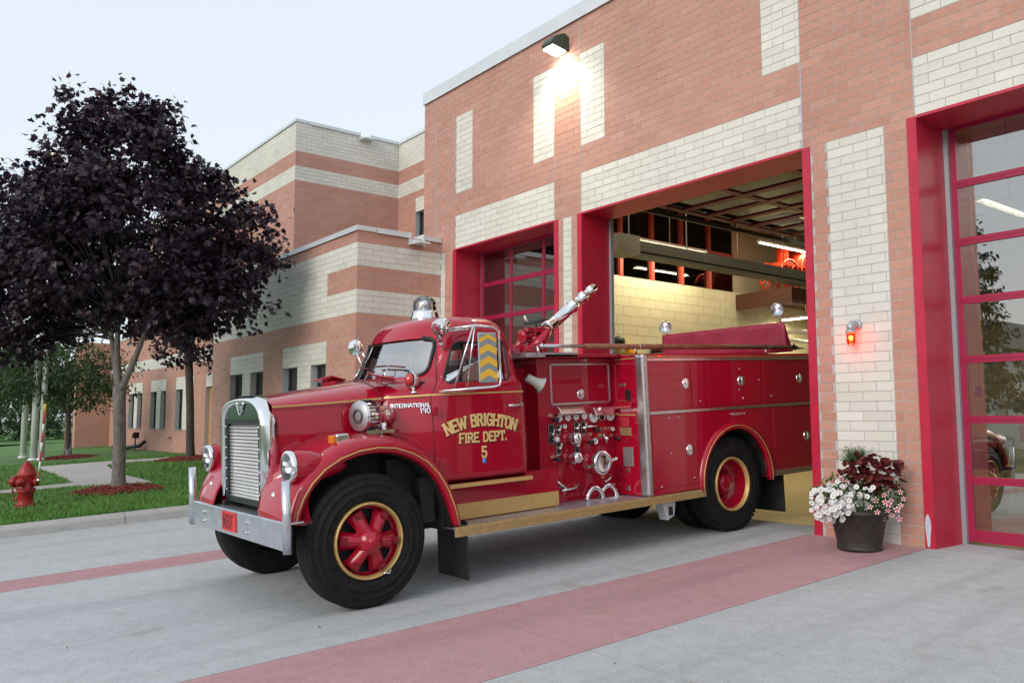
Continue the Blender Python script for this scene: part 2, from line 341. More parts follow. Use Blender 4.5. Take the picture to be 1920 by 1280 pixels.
# --- lawn
def lz(x, y): return gz(y)+.15+.02*math.sin(x*.31+y*.4)*min(1, max(0, (-13.6-x)/3))
GRASS = mat('mown_grass', (.08, .21, .03), .75, 0, col2=(.045, .13, .018), vscale=.9, bump=.5, bscale=45, detail=10)
xs = list(np.linspace(-13.2, -45, 40)); ys = list(np.linspace(-14, 8.1, 34))
mb = MB(); mb.add([(x, y, lz(x, y)-.002) for y in ys for x in xs], [(j*40+i, j*40+i+1, (j+1)*40+i+1, (j+1)*40+i) for j in range(33) for i in range(39)], True)
xs2 = [-45, -70, -120]
mb.add([(x, y, lz(-45, y) if y < 9 else .15) for y in (-40, -14, 8.1, 60) for x in xs2], [(j*3+i, j*3+i+1, (j+1)*3+i+1, (j+1)*3+i) for j in range(3) for i in range(2)], True)
tag(mb.build('lawn', GRASS), kind='structure')
def lawn_pt(px, py): return GND(px, py, .15)
# --- concrete walk across the lawn
pad = [(40, 880), (68, 876), (130, 871), (200, 866), (290, 861), (378, 855), (382, 860), (300, 864.5), (215, 869.5), (200, 874), (212, 884), (240, 895), (285, 905), (215, 910), (140, 914), (70, 921), (0, 929), (0, 923), (70, 915), (137, 908), (118, 896), (90, 885)]
w0 = [lawn_pt(*p) for p in pad[1:]]
mb = MB(); n = len(w0); mb.add([(p[0], p[1], lz(p[0], p[1])+.022) for p in w0]+[(p[0], p[1], lz(p[0], p[1])-.05) for p in w0], [tuple(range(n))]+[(i, (i+1) % n, n+(i+1) % n, n+i) for i in range(n)])
tag(mb.build('walkway', WALKM), kind='structure')
from mathutils.geometry import intersect_point_tri_2d
def inside(p, poly):
    c = False; j = len(poly)-1
    for i in range(len(poly)):
        if (poly[i][1] > p[1]) != (poly[j][1] > p[1]) and p[0] < (poly[j][0]-poly[i][0])*(p[1]-poly[i][1])/(poly[j][1]-poly[i][1])+poly[i][0]: c = not c
        j = i
    return c
TREE1 = lawn_pt(222, 920); TREE2 = lawn_pt(357, 862); TREE3 = lawn_pt(128, 857)
# --- grass blades (uncountable)
mb = MB(); vs = []; fs = []; k = 0
for _ in range(46000):
    x = -13.21-abs(random.random()**1.6)*15; y = random.uniform(.3, 8.0)
    if x > -20.3 and y > 6.2: continue
    if inside((x, y), w0): continue
    if any((x-t[0])**2+(y-t[1])**2 < .62**2 for t in (TREE1, TREE2)): continue
    z = lz(x, y)-.01; h = random.uniform(.035, .085); a = random.uniform(0, 6.28); w = random.uniform(.006, .013)
    dx, dy = math.cos(a)*w, math.sin(a)*w; lx, ly = random.uniform(-.03, .03), random.uniform(-.03, .03)
    vs += [(x-dx, y-dy, z), (x+dx, y+dy, z), (x+lx, y+ly, z+h)]; fs.append((k, k+1, k+2)); k += 3
mb.add(vs, fs)
tag(mb.build('grass', mat('grass_blades', (.115, .26, .04), .7, 0, col2=(.06, .17, .022), vscale=1.1), fixn=False), 'short green turf covering the lawn beside the drive', 'grass', kind='stuff')
# --- red mulch rings
def mulch(c, r, lab):
    vs = []; fs = []; k = 0
    n = 1100
    for _ in range(n):
        rr = r*math.sqrt(random.random())*random.uniform(.85, 1.08); a = random.uniform(0, 6.28); x = c[0]+rr*math.cos(a); y = c[1]+rr*math.sin(a)
        z = lz(x, y)+.07*max(0, 1-(rr/r)**2)+.005; L = random.uniform(.02, .06); w = random.uniform(.008, .016); M = Euler((random.uniform(-.6, .6), random.uniform(-.6, .6), random.uniform(0, 6.28))).to_matrix()
        q = [Vector((x, y, z))+M@Vector(p) for p in ((-L, -w, 0), (L, -w, 0), (L, w, .004), (-L, w, 0), (-L, 0, .014), (L, 0, .014))]
        vs += q; fs += [(k, k+1, k+5, k+4), (k+2, k+3, k+4, k+5), (k, k+4, k+3), (k+1, k+2, k+5)]; k += 6
    ring = [(c[0]+r*math.cos(i*.3142), c[1]+r*math.sin(i*.3142)) for i in range(20)]
    for x, y in ring: vs.append((x, y, lz(x, y)-.01))
    vs.append((c[0], c[1], lz(c[0], c[1])+.065)); fs += [(k+i, k+(i+1) % 20, k+20) for i in range(20)]
    m2 = MB(); m2.add(vs, fs); return tag(m2.build('mulch_ring', MULCH, fixn=False), lab, 'mulch', kind='stuff')
MULCH = mat('red_mulch', (.19, .035, .025), .85, 0, var=.5, vscale=12)
mulch(TREE1, .78, 'ring of shredded red mulch round the nearer purple maple')
mulch(TREE2, .95, 'ring of red mulch round the trunk by the brick wall')
mulch(TREE3, .85, 'red mulch round the small staked tree by the flagpoles')

# ================================================================== FIRE STATION
station = empty('fire_station', (-9.2, DY, 0))
tag(station, 'red and cream brick fire station with tall red framed bay doors', 'building')
BR = []      # every brick: (face kind, const, u0, u1, z0, z1, mat key)
def bricks(kind, c, regions, proud=.006):
    cs = sorted({r[2] for r in regions} | {r[3] for r in regions}); us = sorted({r[0] for r in regions} | {r[1] for r in regions})
    lo, hi = int(math.floor(cs[0])), int(math.ceil(cs[-1]))
    for k in range(lo, hi):
        km = k+.5; segs = []
        for a, b in zip(us, us[1:]):
            m = (a+b)/2; key = None
            for r in regions:
                if r[0] <= m <= r[1] and r[2] <= km <= r[3]: key = r[4]
            if segs and segs[-1][2] == key and abs(segs[-1][1]-a) < 1e-6: segs[-1] = (segs[-1][0], b, key)
            else: segs.append((a, b, key))
        for a, b, key in segs:
            if key is None: continue
            off = BL/2 if k % 2 else 0
            x = a-((a-us[0]-off) % BL)
            if key == 'c': x = a-(BL/2 if k % 2 else 0)
            while x < b-1e-4:
                p, q = max(x, a)+.0045, min(x+BL, b)-.0045
                if q-p > .025: BR.append((kind, c, p, q, k*CO+.0045, (k+1)*CO-.0045, key))
                x += BL
def FP(kind, c, u, z, d): return (u, c-d, z) if kind == 'front' else (c+d, u, z)
def wall_boxes(name, kind, c, rects, thick=.3, m=None):
    w = MB()
    for u0, u1, z0, z1 in rects:
        a = FP(kind, c, u0, z0, 0); b = FP(kind, c, u1, z1, -thick); w.box(a, b)
    return adopt(w.build(name, m or MORTAR), station)
TOPC = 71.5
OPEN = [(-12.24, -9.52), (-8.915, -5.225), (-3.955, -.27)]
reg = [(-13.34, 1.5, -1, TOPC, 'r')]
for a, b in OPEN: reg += [(a, b, 42, 48, 'c'), (a, b, -1, 42, None), (a-.09, a, -1, 42, None), (b, b+.09, -1, 42, None), (a, a+.51, 52, 66, 'c'), (b-.51, b, 52, 66, 'c')]
reg += [(-9.325, -9.135, -1, 42, 'c'), (-4.93, -4.285, -1, 42, 'c'), (-12.72, -12.59, -1, 42, 'c'), (-13.34, -12.72, -1, 43, None), (-1.0, 1.5, 52, 66, 'r')]
bricks('front', DY, reg)
ZT = TOPC*CO
wall_boxes('apparatus_bay_wall', 'front', DY, [(-13.338, -12.24, -.15, 4.267), (-9.52, -8.915, -.15, 4.267), (-5.225, -3.955, -.15, 4.267), (-.27, 1.5, -.15, 4.267), (-13.338, 1.5, 4.267, ZT)])
# side return of the tall bay above the wing roof
wall_boxes('bay_side_wall', 'right', -13.04, [(DY+.3, 28, 0, ZT)], .3)
# low office wing
WX0, WY0 = -12.72, 6.48
winX = [(-18.87, -18.08), (-17.6, -16.87), (-15.85, -15.12), (-14.51, -13.87)]
WS, WH = .92, 22*CO+.04     # sill and head heights
regl = [(-20.1, WX0+.006, -2, 44, 'r'), (-20.1, WX0+.006, 30, 42, 'c'), (-13.87, WX0+.006, 34, 38, 'r'), (-18.87, -16.87, 22, 26, 'c'), (-15.85, -13.87, 22, 26, 'c'), (-18.08, -17.6, 9, 22, 'c'), (-15.12, -14.51, 9, 22, 'c')]
for a, b in winX: regl.append((a, b, 9, 22, None))
bricks('front', WY0, regl)
bricks('right', WX0, [(WY0, DY, -2, 44, 'r'), (WY0, DY, 38, 42, 'c'), (WY0, DY, 30, 34, 'c')])
rects = [(-20.1, WX0, -.3, 9*CO), (-20.1, WX0, 22*CO, 44*CO)]; xa = -20.1
for a, b in winX: rects.append((xa, a, 9*CO, 22*CO)); xa = b
rects.append((xa, WX0, 9*CO, 22*CO))
wall_boxes('office_wing_wall', 'front', WY0, rects)
wall_boxes('office_wing_wall', 'right', WX0, [(WY0+.3, DY, -.3, 44*CO)])
# far wall in line with the bays
def far_x(px, py=760): return float(WY(px, py, DY)[0])
fw = [(far_x(241.5), far_x(251.4)), (far_x(257.3), far_x(266.3)), (far_x(282), far_x(293)), (far_x(300.6), far_x(310.4)), (far_x(329), far_x(342)), (far_x(351), far_x(362))]
doorx = (far_x(385), far_x(400))
regf = [(-38.6, -20.1, -1, 44, 'r'), (-38.6, -20.1, 30, 34, 'c')]
for i in (0, 2, 4): regf += [(fw[i][0], fw[i+1][1], 22, 26, 'c'), (fw[i][1], fw[i+1][0], 9, 22, 'c')]
for a, b in fw: regf.append((a, b, 9, 22, None))
regf.append((*doorx, -1, 22, None)); regf.append((*doorx, 22, 26, 'c'))
bricks('front', DY, regf)
rects = [(-38.6, -20.1, 22*CO, 44*CO), (-38.6, doorx[0], -.2, 9*CO), (doorx[1], -20.1, -.2, 9*CO)]; xa = -38.6
for a, b in fw+[doorx]: rects.append((xa, a, 9*CO, 22*CO)); xa = b
rects.append((xa, -20.1, 9*CO, 22*CO))
wall_boxes('office_wall', 'front', DY, rects)
# projecting end wing
bricks('right', -38.6, [(6.85, DY, -1, 44, 'r')]); wall_boxes('end_wing_wall', 'right', -38.6, [(6.85, DY, -.3, 44*CO)], .4); bricks('front', 6.85, [(-39.0, -38.6, -1, 44, 'r')])
# two-storey block behind
UX, UY, UB = -21.1, 8.84, 12.05
for kind, c, a, b in (('front', UY, -37.5, UX), ('right', UX, UY, UB), ('front', UB, UX, -12.9)):
    rg = [(a, b, 44, 92, 'r'), (a, b, 84, 92, 'c'), (a, b, 76, 80, 'c')]
    if kind == 'front' and c == UB: rg += [(-20.1, -19.2, 62, 70, None), (-20.1, -19.2, 70, 74, 'c')]
    bricks(kind, c, rg)
wall_boxes('upper_block_wall', 'front', UY, [(-37.5, UX, 4.3, 92*CO)]); wall_boxes('upper_block_wall', 'right', UX, [(UY+.3, UB+.3, 4.3, 92*CO)])
wall_boxes('upper_block_wall', 'front', UB, [(UX, -20.1, 4.3, 92*CO), (-20.1, -19.2, 4.3, 62*CO), (-20.1, -19.2, 70*CO, 92*CO), (-19.2, -13.34, 4.3, 92*CO)])
# roofs
for nm, a, b in (('wing_roof', (-20.1, WY0+.3, 4.30), (WX0-.3, UB, 4.36)), ('office_roof', (-38.6, DY+.3, 4.30), (-20.12, UB, 4.36)), ('bay_roof', (-13.3, DY+.3, 7.0), (9, 28.3, 7.1)), ('upper_roof', (-37.5, UY+.3, 9.1), (UX-.3, 24, 9.16))):
    r = MB(); r.box(a, b); adopt(r.build(nm, mat(nm+'_membrane', (.25, .25, .25), .9)), station)
# copings: folded metal caps, in lengths
def coping(kind, c, u0, u1, z0, h, seg=3.05, over=.03):
    u = u0
    while u < u1-.01:
        e = min(u+seg, u1); q = MB(); q.box(FP(kind, c, u+.003, z0, over), FP(kind, c, e-.003, z0+h, -.34)); q.box(FP(kind, c, u+.003, z0-.012, over-.004), FP(kind, c, e-.003, z0+.004, over+.012))
        adopt(q.build('coping', COPING, bevel=.004), station); u = e
coping('front', DY, -13.37, 1.5, ZT, .23)
coping('front', WY0, -20.1, WX0+.03, 44*CO, .085, 6); coping('right', WX0, WY0+.35, 7.5, 44*CO, .085, 6); coping('right', WX0, 7.78, DY-.01, 44*CO, .085, 6)
coping('front', DY, -38.6, -20.12, 44*CO, .085, 6)
coping('front', UY, -37.5, UX+.03, 92*CO, .085, 6); coping('right', UX, UY+.35, 10.75, 92*CO, .085, 6); coping('right', UX, 11.1, UB-.02, 92*CO, .085, 6); coping('front', UB, UX+.05, -13.4, 92*CO, .085, 6)
for c, ya, yb, z in ((WX0, 7.5, 7.78, 44*CO), (UX, 10.75, 11.1, 92*CO)):     # scupper spouts through the parapets
    q = MB(); q.prism([(c-.3, z-.10), (c+.30, z-.13), (c+.30, z-.10), (c+.02, z-.02), (c-.3, z-.02)], ya+.02, yb-.02, 'y')
    q.box((c-.31, ya-.02, z-.13), (c+.05, ya+.015, z+.09)); q.box((c-.31, yb-.015, z-.13), (c+.05, yb+.02, z+.09)); adopt(q.build('scupper', COPING), station)
# --- windows of the office walls
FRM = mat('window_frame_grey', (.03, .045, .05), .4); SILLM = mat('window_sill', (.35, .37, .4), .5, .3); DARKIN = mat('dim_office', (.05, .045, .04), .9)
BLIND = mat('window_blind', (.55, .55, .52), .7)
def window(kind, c, u0, u1, z0, z1, deep=.13):
    f = MB(); t = .04
    for (a, b, p, q) in ((u0, u0+t, z0, z1), (u1-t, u1, z0, z1), (u0+t, u1-t, z0, z0+t), (u0+t, u1-t, z1-t, z1)): f.box(FP(kind, c, a, p, -deep), FP(kind, c, b, q, -deep-.06))
    fo = adopt(f.build('window', FRM), station)
    g = MB(); g.box(FP(kind, c, u0+t, z0+t, -deep-.025), FP(kind, c, u1-t, z1-t, -deep-.031)); p = g.build('pane', DKGLASS, fo)
    s = MB(); s.box(FP(kind, c, u0-.03, z0-.03, .035), FP(kind, c, u1+.03, z0, -deep)); s.build('sill', SILLM, fo)
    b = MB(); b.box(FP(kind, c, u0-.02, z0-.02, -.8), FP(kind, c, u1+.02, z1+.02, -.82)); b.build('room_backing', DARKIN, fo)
for a, b in winX: window('front', WY0, a, b, 9*CO, 22*CO)
for a, b in fw: window('front', DY, a, b, 9*CO, 22*CO)
window('front', UB, -20.1, -19.2, 62*CO, 70*CO)
q = MB(); q.box((doorx[0], DY+.12, .1), (doorx[1], DY+.17, 22*CO)); adopt(q.build('side_door', mat('tan_door', (.5, .31, .12), .5, 0, var=.1), bevel=.01), station)
# --- emit bricks: the 300 largest in view singly, the rest as uncountable stuff
BM = {'r': BRICK, 'c': CREAM}
scored = []
for i, b in enumerate(BR):
    cpt = FP(b[0], b[1], (b[2]+b[3])/2, (b[4]+b[5])/2, 0); s = pix(cpt); v = 0
    if s and -10 < s[0] < 1930 and -10 < s[1] < 1290 and b[0] == 'front' and b[1] == DY and b[2] > -14: v = s[2]*(b[3]-b[2])
    scored.append(v)
order = sorted(range(len(BR)), key=lambda i: -scored[i]); single = set(order[:300])
cache = {}
def brick_faces(mb, kind, c, u0, u1, z0, z1):
    A = [FP(kind, c, u, z, -.004) for u, z in ((u0, z0), (u1, z0), (u1, z1), (u0, z1))]; j = random.uniform(-.0012, .0012)
    B = [FP(kind, c, u, z, .0045+j) for u, z in ((u0, z0), (u1, z0), (u1, z1), (u0, z1))]
    fl = [(4, 5, 6, 7), (0, 1, 5, 4), (1, 2, 6, 5), (2, 3, 7, 6), (3, 0, 4, 7)]
    if kind != 'front': fl = [f for f in fl]
    mb.add(A+B, fl)
bays = [o for o in station.children if o.name.startswith('apparatus_bay_wall')][0]
stuff = {}
for i, b in enumerate(BR):
    kind, c, u0, u1, z0, z1, key = b
    if i in single:
        L = round(u1-u0, 3); h = round(z1-z0, 4); kk = (L, key)
        if kk not in cache:
            q = MB(); brick_faces(q, 'front', 0, -L/2, L/2, -h/2, h/2); cache[kk] = q.mesh('brick', BM[key])
        o = bpy.data.objects.new('brick', cache[kk]); COL.objects.link(o); o.parent = bays
        o.location = Vector(((u0+u1)/2, c, (z0+z1)/2))-station.location
        o.parent = bays; o.matrix_parent_inverse = Matrix(); o.location = ((u0+u1)/2, c, (z0+z1)/2)
    else:
        m2 = stuff.setdefault(key, MB())
        if m2.rnd is None: m2.rnd = []
        brick_faces(m2, kind, c, u0, u1, z0, z1); m2.rnd += [random.random()]*5
for key, m2 in stuff.items():
    o = adopt(m2.build('brickwork', BM[key], fixn=True), station); o['kind'] = 'stuff'; o['label'] = 'remaining red brick courses' if key == 'r' else 'remaining cream brick courses'
# vertical movement joints
q = MB()
for x in (-12.9, -9.52, -8.915, -5.225, -3.955): q.box((x-.006, DY-.0085, 4.3), (x+.006, DY, ZT))
adopt(q.build('movement_joint', mat('sealant', (.42, .43, .45), .7)), station)
# --- bay door frames
GREYTRACK = mat('grey_track', (.36, .41, .45), .4, .4)
for a, b in OPEN:
    f = MB()
    for x0, x1 in ((a-.085, a), (b, b+.085)): f.box((x0, DY-.014, -.02), (x1, DY+.2, 4.267))
    f.box((a-.002, DY+.0, -.02), (a-.0, DY+.2, 4.267))
    f.box((a-.01, DY-.012, -.02), (a+.012, DY+.58, 4.262)); f.box((b-.012, DY-.012, -.02), (b+.01, DY+.58, 4.262))
    f.box((a+.012, DY-.010, 4.25), (b-.012, DY+.58, 4.28))
    adopt(f.build('door_frame', REDD), station)
    for x0, x1 in ((a+.012, a+.055), (b-.055, b-.012)): t = MB(); t.box((x0, DY+.545, 0), (x1, DY+.60, 4.24)); adopt(t.build('door_track', GREYTRACK), station)
    if a > -5:    # paint scuffed to grey primer at the foot of the jamb
        w = MB(); n_ = 14; pl = [(a-.05+.026*math.cos(t)*(1+.25*math.sin(3*t)), .17+.16*math.sin(t)) for t in np.linspace(0, 6.283, n_+1)[:-1]]; w.prism(pl, DY-.0155, DY-.0135, 'y'); adopt(w.build('paint_scuff', mat('primer_grey', (.5, .53, .6), .7, 0, var=.15, vscale=30)), station)
# --- sectional glass doors
DOORRED = mat('door_rail_red', (.32, .008, .055), .4, 0, var=.06, vscale=6)
def sect_door(a, b, yy, rows, cols, z0=.03, pitch=.597):
    fr = MB(); W = b-a
    for r in range(rows+1):
        z = z0+r*pitch; h = .075 if r else .12; zz0 = z if r else z; fr.box((a, yy, z-(h/2 if r else 0)), (b, yy+.045, z+h/2 if r else z+h))
        if 0 < r < rows: fr.box((a, yy-.004, z-.004), (b, yy, z+.004))
    xs = [a, b]+[x for x in cols]
    for x in xs:
        x0 = min(max(x-.03, a), b-.06); fr.box((x0, yy+.003, z0+.05), (x0+.06, yy+.042, z0+rows*pitch))
    d = adopt(fr.build('overhead_door', DOORRED, bevel=.004), station)
    cs = sorted(xs)
    for r in range(rows):
        for x0, x1 in zip(cs, cs[1:]):
            g = MB(); g.box((x0+.02, yy+.02, z0+r*pitch+.03), (x1-.02, yy+.026, z0+(r+1)*pitch-.03)); g.build('pane', DOORGLASS, d)
    return d
sect_door(-3.90, -.32, 8.765, 7, [-2.1], pitch=.603)
sect_door(-12.19, -9.57, 8.70, 7, [float(WY(957, 470, 8.70)[0]), float(WY(1018, 470, 8.70)[0])], pitch=.603)
# door handle of the right-hand door
q = MB(); q.box((-3.90, 8.83, .98), (-3.85, 8.87, 1.06)); q.tube((-3.88, 8.86, 1.02), (-3.66, 8.86, 1.03), .016); adopt(q.build('door_bolt', WHITE), station)
# --- interior of the apparatus bay
INW = mat('cream_block_paint', (.62, .58, .44), .6, 0, var=.04, vscale=2)
FLR = mat('station_floor_epoxy', (.42, .33, .17), .18, 0, var=.08, vscale=1.5)
q = MB(); q.box((-12.5, DY+.6, -.1), (9, 28, .0)); tag(q.build('station_floor', FLR), kind='structure')
CEIL = mat('ceiling_deck', (.30, .27, .2), .8)
for nm, a, b, m in (('ceiling', (-13.2, DY+.5, 6.4), (9, 28, 6.5), CEIL), ('rear_wall', (-13.2, 28, 0), (9, 28.2, 6.5), INW), ('inner_right_wall', (9, DY+.3, 0), (9.2, 28, 7), INW), ('inner_front_wall', (-13.04, DY+.62, 4.3), (9, DY+.66, 6.5), INW), ('inner_left_upper_wall', (-13.04, 16.7, 4.3), (-12.9, 28, 6.5), INW), ('inner_left_upper_wall', (-12.9, DY+.66, 4.3), (-12.512, 11.6, 6.5), INW)):
    w = MB(); w.box(a, b); adopt(w.build(nm, m), station)
for x0, x1 in ((-9.43, -9.0), (-5.13, -4.05)):
    w = MB(); w.box((x0, DY+.31, 0), (x1, DY+.62, 4.3)); adopt(w.build('inner_pier', INW), station)
# painted block wall on the left with real joints
bw = MB(); bw.box((-12.9, DY+.3, 0), (-12.512, 28, 4.30)); lw = adopt(bw.build('block_wall', mat('block_joint', (.585, .548, .415), .8)), station)
bq = MB(); bq.rnd = []
k = 0
while k*.203 < 4.25:
    y = DY+.62-(.2 if k % 2 else 0)
    while y < 27.9:
        bq.box((-12.515, y+.004, k*.203+.004), (-12.505, min(y+.402, 27.99), min((k+1)*.203-.004, 4.30))); bq.rnd += [random.random()]*6; y += .406
    k += 1
o = bq.build('block', INW, lw); o['kind'] = 'stuff'; o.matrix_parent_inverse = Matrix()
# gallery glazing above the block wall
MULL = mat('gallery_mullion', (.42, .05, .03), .5); GDARK = mat('gallery_dark', (.05, .045, .035), .9)
q = MB(); y = 11.6; i = 0
while y < 16.5:
    q.box((-12.62, y, 4.30), (-12.50, y+.09, 6.3)); y += .98
q.box((-12.62, 11.6, 5.15), (-12.54, 16.5, 5.23)); adopt(q.build('gallery_mullion', MULL), station)
q = MB(); q.box((-12.58, 11.6, 4.30), (-12.574, 16.5, 6.3)); adopt(q.build('gallery_glass', glass('gallery_glass_m', (.72, .72, .66), 1.5, .03)), station)
q = MB(); q.box((-13.03, 11.6, 4.3), (-13.0, 16.6, 6.4)); q.box((-13.0, 11.5, 4.3), (-12.52, 11.6, 6.4)); adopt(q.build('gallery_back', mat('gallery_wall', (.5, .44, .28), .9)), station)
# mezzanine with brown fascia at the back left
BRN = mat('brown_fascia', (.10, .028, .02), .5)
q = MB(); q.box((-12.5, 16.5, 3.87), (-10.95, 16.56, 4.24)); q.box((-11.0, 16.56, 3.87), (-10.95, 22, 4.24)); q.box((-12.5, 16.56, 4.1), (-11.0, 22, 4.2)); adopt(q.build('mezzanine', BRN), station)
q = MB(); q.box((-12.5, 19.5, 0), (-10.9, 19.6, 3.87)); adopt(q.build('store_wall', INW), station)
# open sectional door parked under the ceiling
q = MB(); pa, pb = -8.87, -5.27; zz = 4.62
for r in range(8):
    y = DY+1.0+r*.6; q.box((pa, y-.075, zz), (pb, y+.075, zz+.05))
for x in (pa, pa+1.2, pb-1.2, pb): q.box((x-.06, DY+1.0, zz+.003), (x+.06, DY+5.2, zz+.045))
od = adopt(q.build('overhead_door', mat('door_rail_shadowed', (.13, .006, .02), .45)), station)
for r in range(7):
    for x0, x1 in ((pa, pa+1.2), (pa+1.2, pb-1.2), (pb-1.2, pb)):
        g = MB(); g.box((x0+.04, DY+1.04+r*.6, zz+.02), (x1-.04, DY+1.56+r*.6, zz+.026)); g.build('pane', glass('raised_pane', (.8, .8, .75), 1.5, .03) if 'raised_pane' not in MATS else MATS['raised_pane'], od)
TRK = mat('door_track_dark', (.05, .05, .05), .5, .4)
q = MB()
for x in (pa-.08, pb+.04): q.box((x, DY+.6, 4.50), (x+.05, DY+6.0, 4.57))
for y in (DY+1.9, DY+3.6, DY+5.4):
    for x in (pa-.06, pb+.06): q.box((x, y, 4.57), (x+.03, y+.03, 6.4))
q.tube((-8.9, DY+.75, 4.75), (-5.2, DY+.75, 4.75), .05); adopt(q.build('door_track', TRK), station)
# ceiling joists
q = MB()
for y in np.arange(9.6, 27.5, 1.5): q.box((-13, y, 6.08), (9, y+.07, 6.4)); q.box((-13, y-.05, 6.05), (9, y+.12, 6.085))
adopt(q.build('roof_joist', mat('joist_paint', (.32, .29, .22), .7)), station)
# rear garage doors with small windows, seen through the right-hand glass
GDO = mat('rear_door_panel', (.66, .62, .5), .5)
for x0 in (-12.1, -7.9, -3.7):
    q = MB()
    for r in range(7): q.box((x0, 27.93, r*.6+.01), (x0+3.7, 27.99, r*.6+.59))
    d = adopt(q.build('rear_door', GDO, bevel=.01), station)
    for k in range(4):
        g = MB(); g.box((x0+.2+k*.9, 27.90, 1.52), (x0+.85+k*.9, 27.935, 1.75)); g.build('door_window', mat('rear_window_pane', (.5, .55, .58), .2) if 'rear_window_pane' not in MATS else MATS['rear_window_pane'], d)
# ================================================================== FIRE TRUCK
# local frame: x lateral (+ toward the street-side pump panel), y toward the rear from the front axle, z up from the ground
TH = math.atan(SL); Y0 = 3.19
truck = empty('fire_truck', (XC, Y0, gz(Y0)+.003)); truck.rotation_euler = (TH, 0, 0)
tag(truck, 'vintage red fire engine backed half into the open station bay', 'fire truck')
def TP(px, py, x):
    """photo pixel -> (y,z) on the truck's lengthwise plane at lateral x"""
    q = WX(px, py, XC+x); dy = q[1]-Y0; dz = q[2]-gz(Y0)
    return dy*math.cos(TH)+dz*math.sin(TH), -dy*math.sin(TH)+dz*math.cos(TH)
def evaluated(o, name, mats):
    dg = bpy.context.evaluated_depsgraph_get(); me = bpy.data.meshes.new_from_object(o.evaluated_get(dg), depsgraph=dg); me.name = name
    return me
def cutter(outline, d0, d1, axis):
    q = MB(); q.prism(outline, d0, d1, axis); return q.build('cutter_tmp', BLACK)
def rounded(pts, r, n=5):
    out = []; m = len(pts)
    for i in range(m):
        p = Vector(pts[i]); a = Vector(pts[i-1]); b = Vector(pts[(i+1) % m]); da = (a-p).normalized(); db = (b-p).normalized()
        rr = min(r, (a-p).length*.45, (b-p).length*.45); p0 = p+da*rr; p1 = p+db*rr
        for k in range(n+1):
            t = k/n; out.append(tuple((p0*(1-t)+p*t)*(1-t)+(p*(1-t)+p1*t)*t))
    return out
def carve(mb, cutters, mats, sub=0, solid=0):
    o = mb.build('carve_tmp', mats)
    if sub: s = o.modifiers.new('s', 'SUBSURF'); s.levels = sub; s.render_levels = sub
    if solid: s = o.modifiers.new('t', 'SOLIDIFY'); s.thickness = solid; s.offset = -1
    for c in cutters:
        b = o.modifiers.new('b', 'BOOLEAN'); b.object = c; b.operation = 'DIFFERENCE'; b.solver = 'EXACT'
    me = evaluated(o, 'carved', mats)
    bpy.data.objects.remove(o); return me
def put(me, name, parent, smooth=None):
    o = bpy.data.objects.new(name, me); COL.objects.link(o); o.parent = parent; return o
# ---- cab shell
def ring(z, half):
    pts = [(x, y, z) for x, y in half]; return pts+[(-x, y, z) for x, y in half[-2:0:-1]]
low = [(0, .40), (.30, .40), (.56, .41), (.64, .47), (.76, .62), (.90, .80), (.925, .95), (.93, 1.35), (.925, 1.74), (.89, 1.86), (.62, 1.90), (0, 1.90)]
belt = [(0, .42), (.30, .42), (.54, .44), (.63, .52), (.75, .68), (.885, .85), (.91, .97), (.915, 1.35), (.91, 1.74), (.88, 1.85), (.60, 1.885), (0, 1.885)]
cowl = [(0, .55), (.30, .57), (.52, .64), (.66, .75), (.765, .83), (.85, .93), (.88, 1.03), (.89, 1.38), (.885, 1.73), (.85, 1.83), (.58, 1.87), (0, 1.87)]
wsb = [(0, .66), (.30, .69), (.50, .76), (.66, .87), (.755, .93), (.82, 1.0), (.85, 1.08), (.865, 1.38), (.86, 1.72), (.82, 1.82), (.57, 1.86), (0, 1.86)]
mid = [(0, .74), (.30, .77), (.50, .84), (.645, .945), (.735, 1.0), (.795, 1.06), (.83, 1.14), (.845, 1.40), (.835, 1.70), (.79, 1.80), (.55, 1.84), (0, 1.84)]
wst = [(0, .84), (.30, .87), (.49, .93), (.625, 1.03), (.71, 1.08), (.765, 1.13), (.80, 1.2), (.815, 1.42), (.80, 1.67), (.75, 1.76), (.52, 1.80), (0, 1.80)]
rf1 = [(0, .90), (.28, .93), (.46, .99), (.58, 1.07), (.65, 1.11), (.71, 1.16), (.745, 1.23), (.755, 1.42), (.74, 1.63), (.69, 1.70), (.48, 1.74), (0, 1.74)]
rf2 = [(0, 1.03), (.22, 1.06), (.36, 1.11), (.45, 1.16), (.50, 1.19), (.55, 1.24), (.58, 1.30), (.59, 1.42), (.57, 1.56), (.53, 1.60), (.36, 1.63), (0, 1.63)]
levels = [(.875, low), (.90, low), (1.15, low), (1.45, low), (1.62, belt), (1.70, belt), (1.775, cowl), (1.82, wsb), (2.0, mid), (2.20, wst), (2.325, rf1), (2.415, rf2)]
cabm = MB(); cabm.loft([ring(z, h) for z, h in levels], True, False)
n = len(ring(0, low)); o0 = len(cabm.v)-n; cabm.f.append(tuple(range(o0, o0+n))); cabm.sm.append(True); cabm.mi.append(0)
cabm.f.append(tuple(range(n))[::-1]); cabm.sm.append(True); cabm.mi.append(0)
side_win = rounded([TP(832, 719, .86), TP(853, 642, .81), TP(944, 638, .81), TP(951, 712, .86)], .06)
ws_out = rounded([(-.675, 1.832), (-.63, 2.185), (.63, 2.185), (.675, 1.832)], .10, 6)
rear_out = rounded([(-.42, 1.86), (-.40, 2.12), (.40, 2.12), (.42, 1.86)], .06)
c1 = cutter(side_win, -1.4, 1.4, 'x'); c2 = cutter(ws_out, .2, 1.25, 'y'); c3 = cutter(rear_out, 1.5, 2.1, 'y')
solid_cab = carve(cabm, [], RED, sub=2)          # uncut skin used for projecting parts
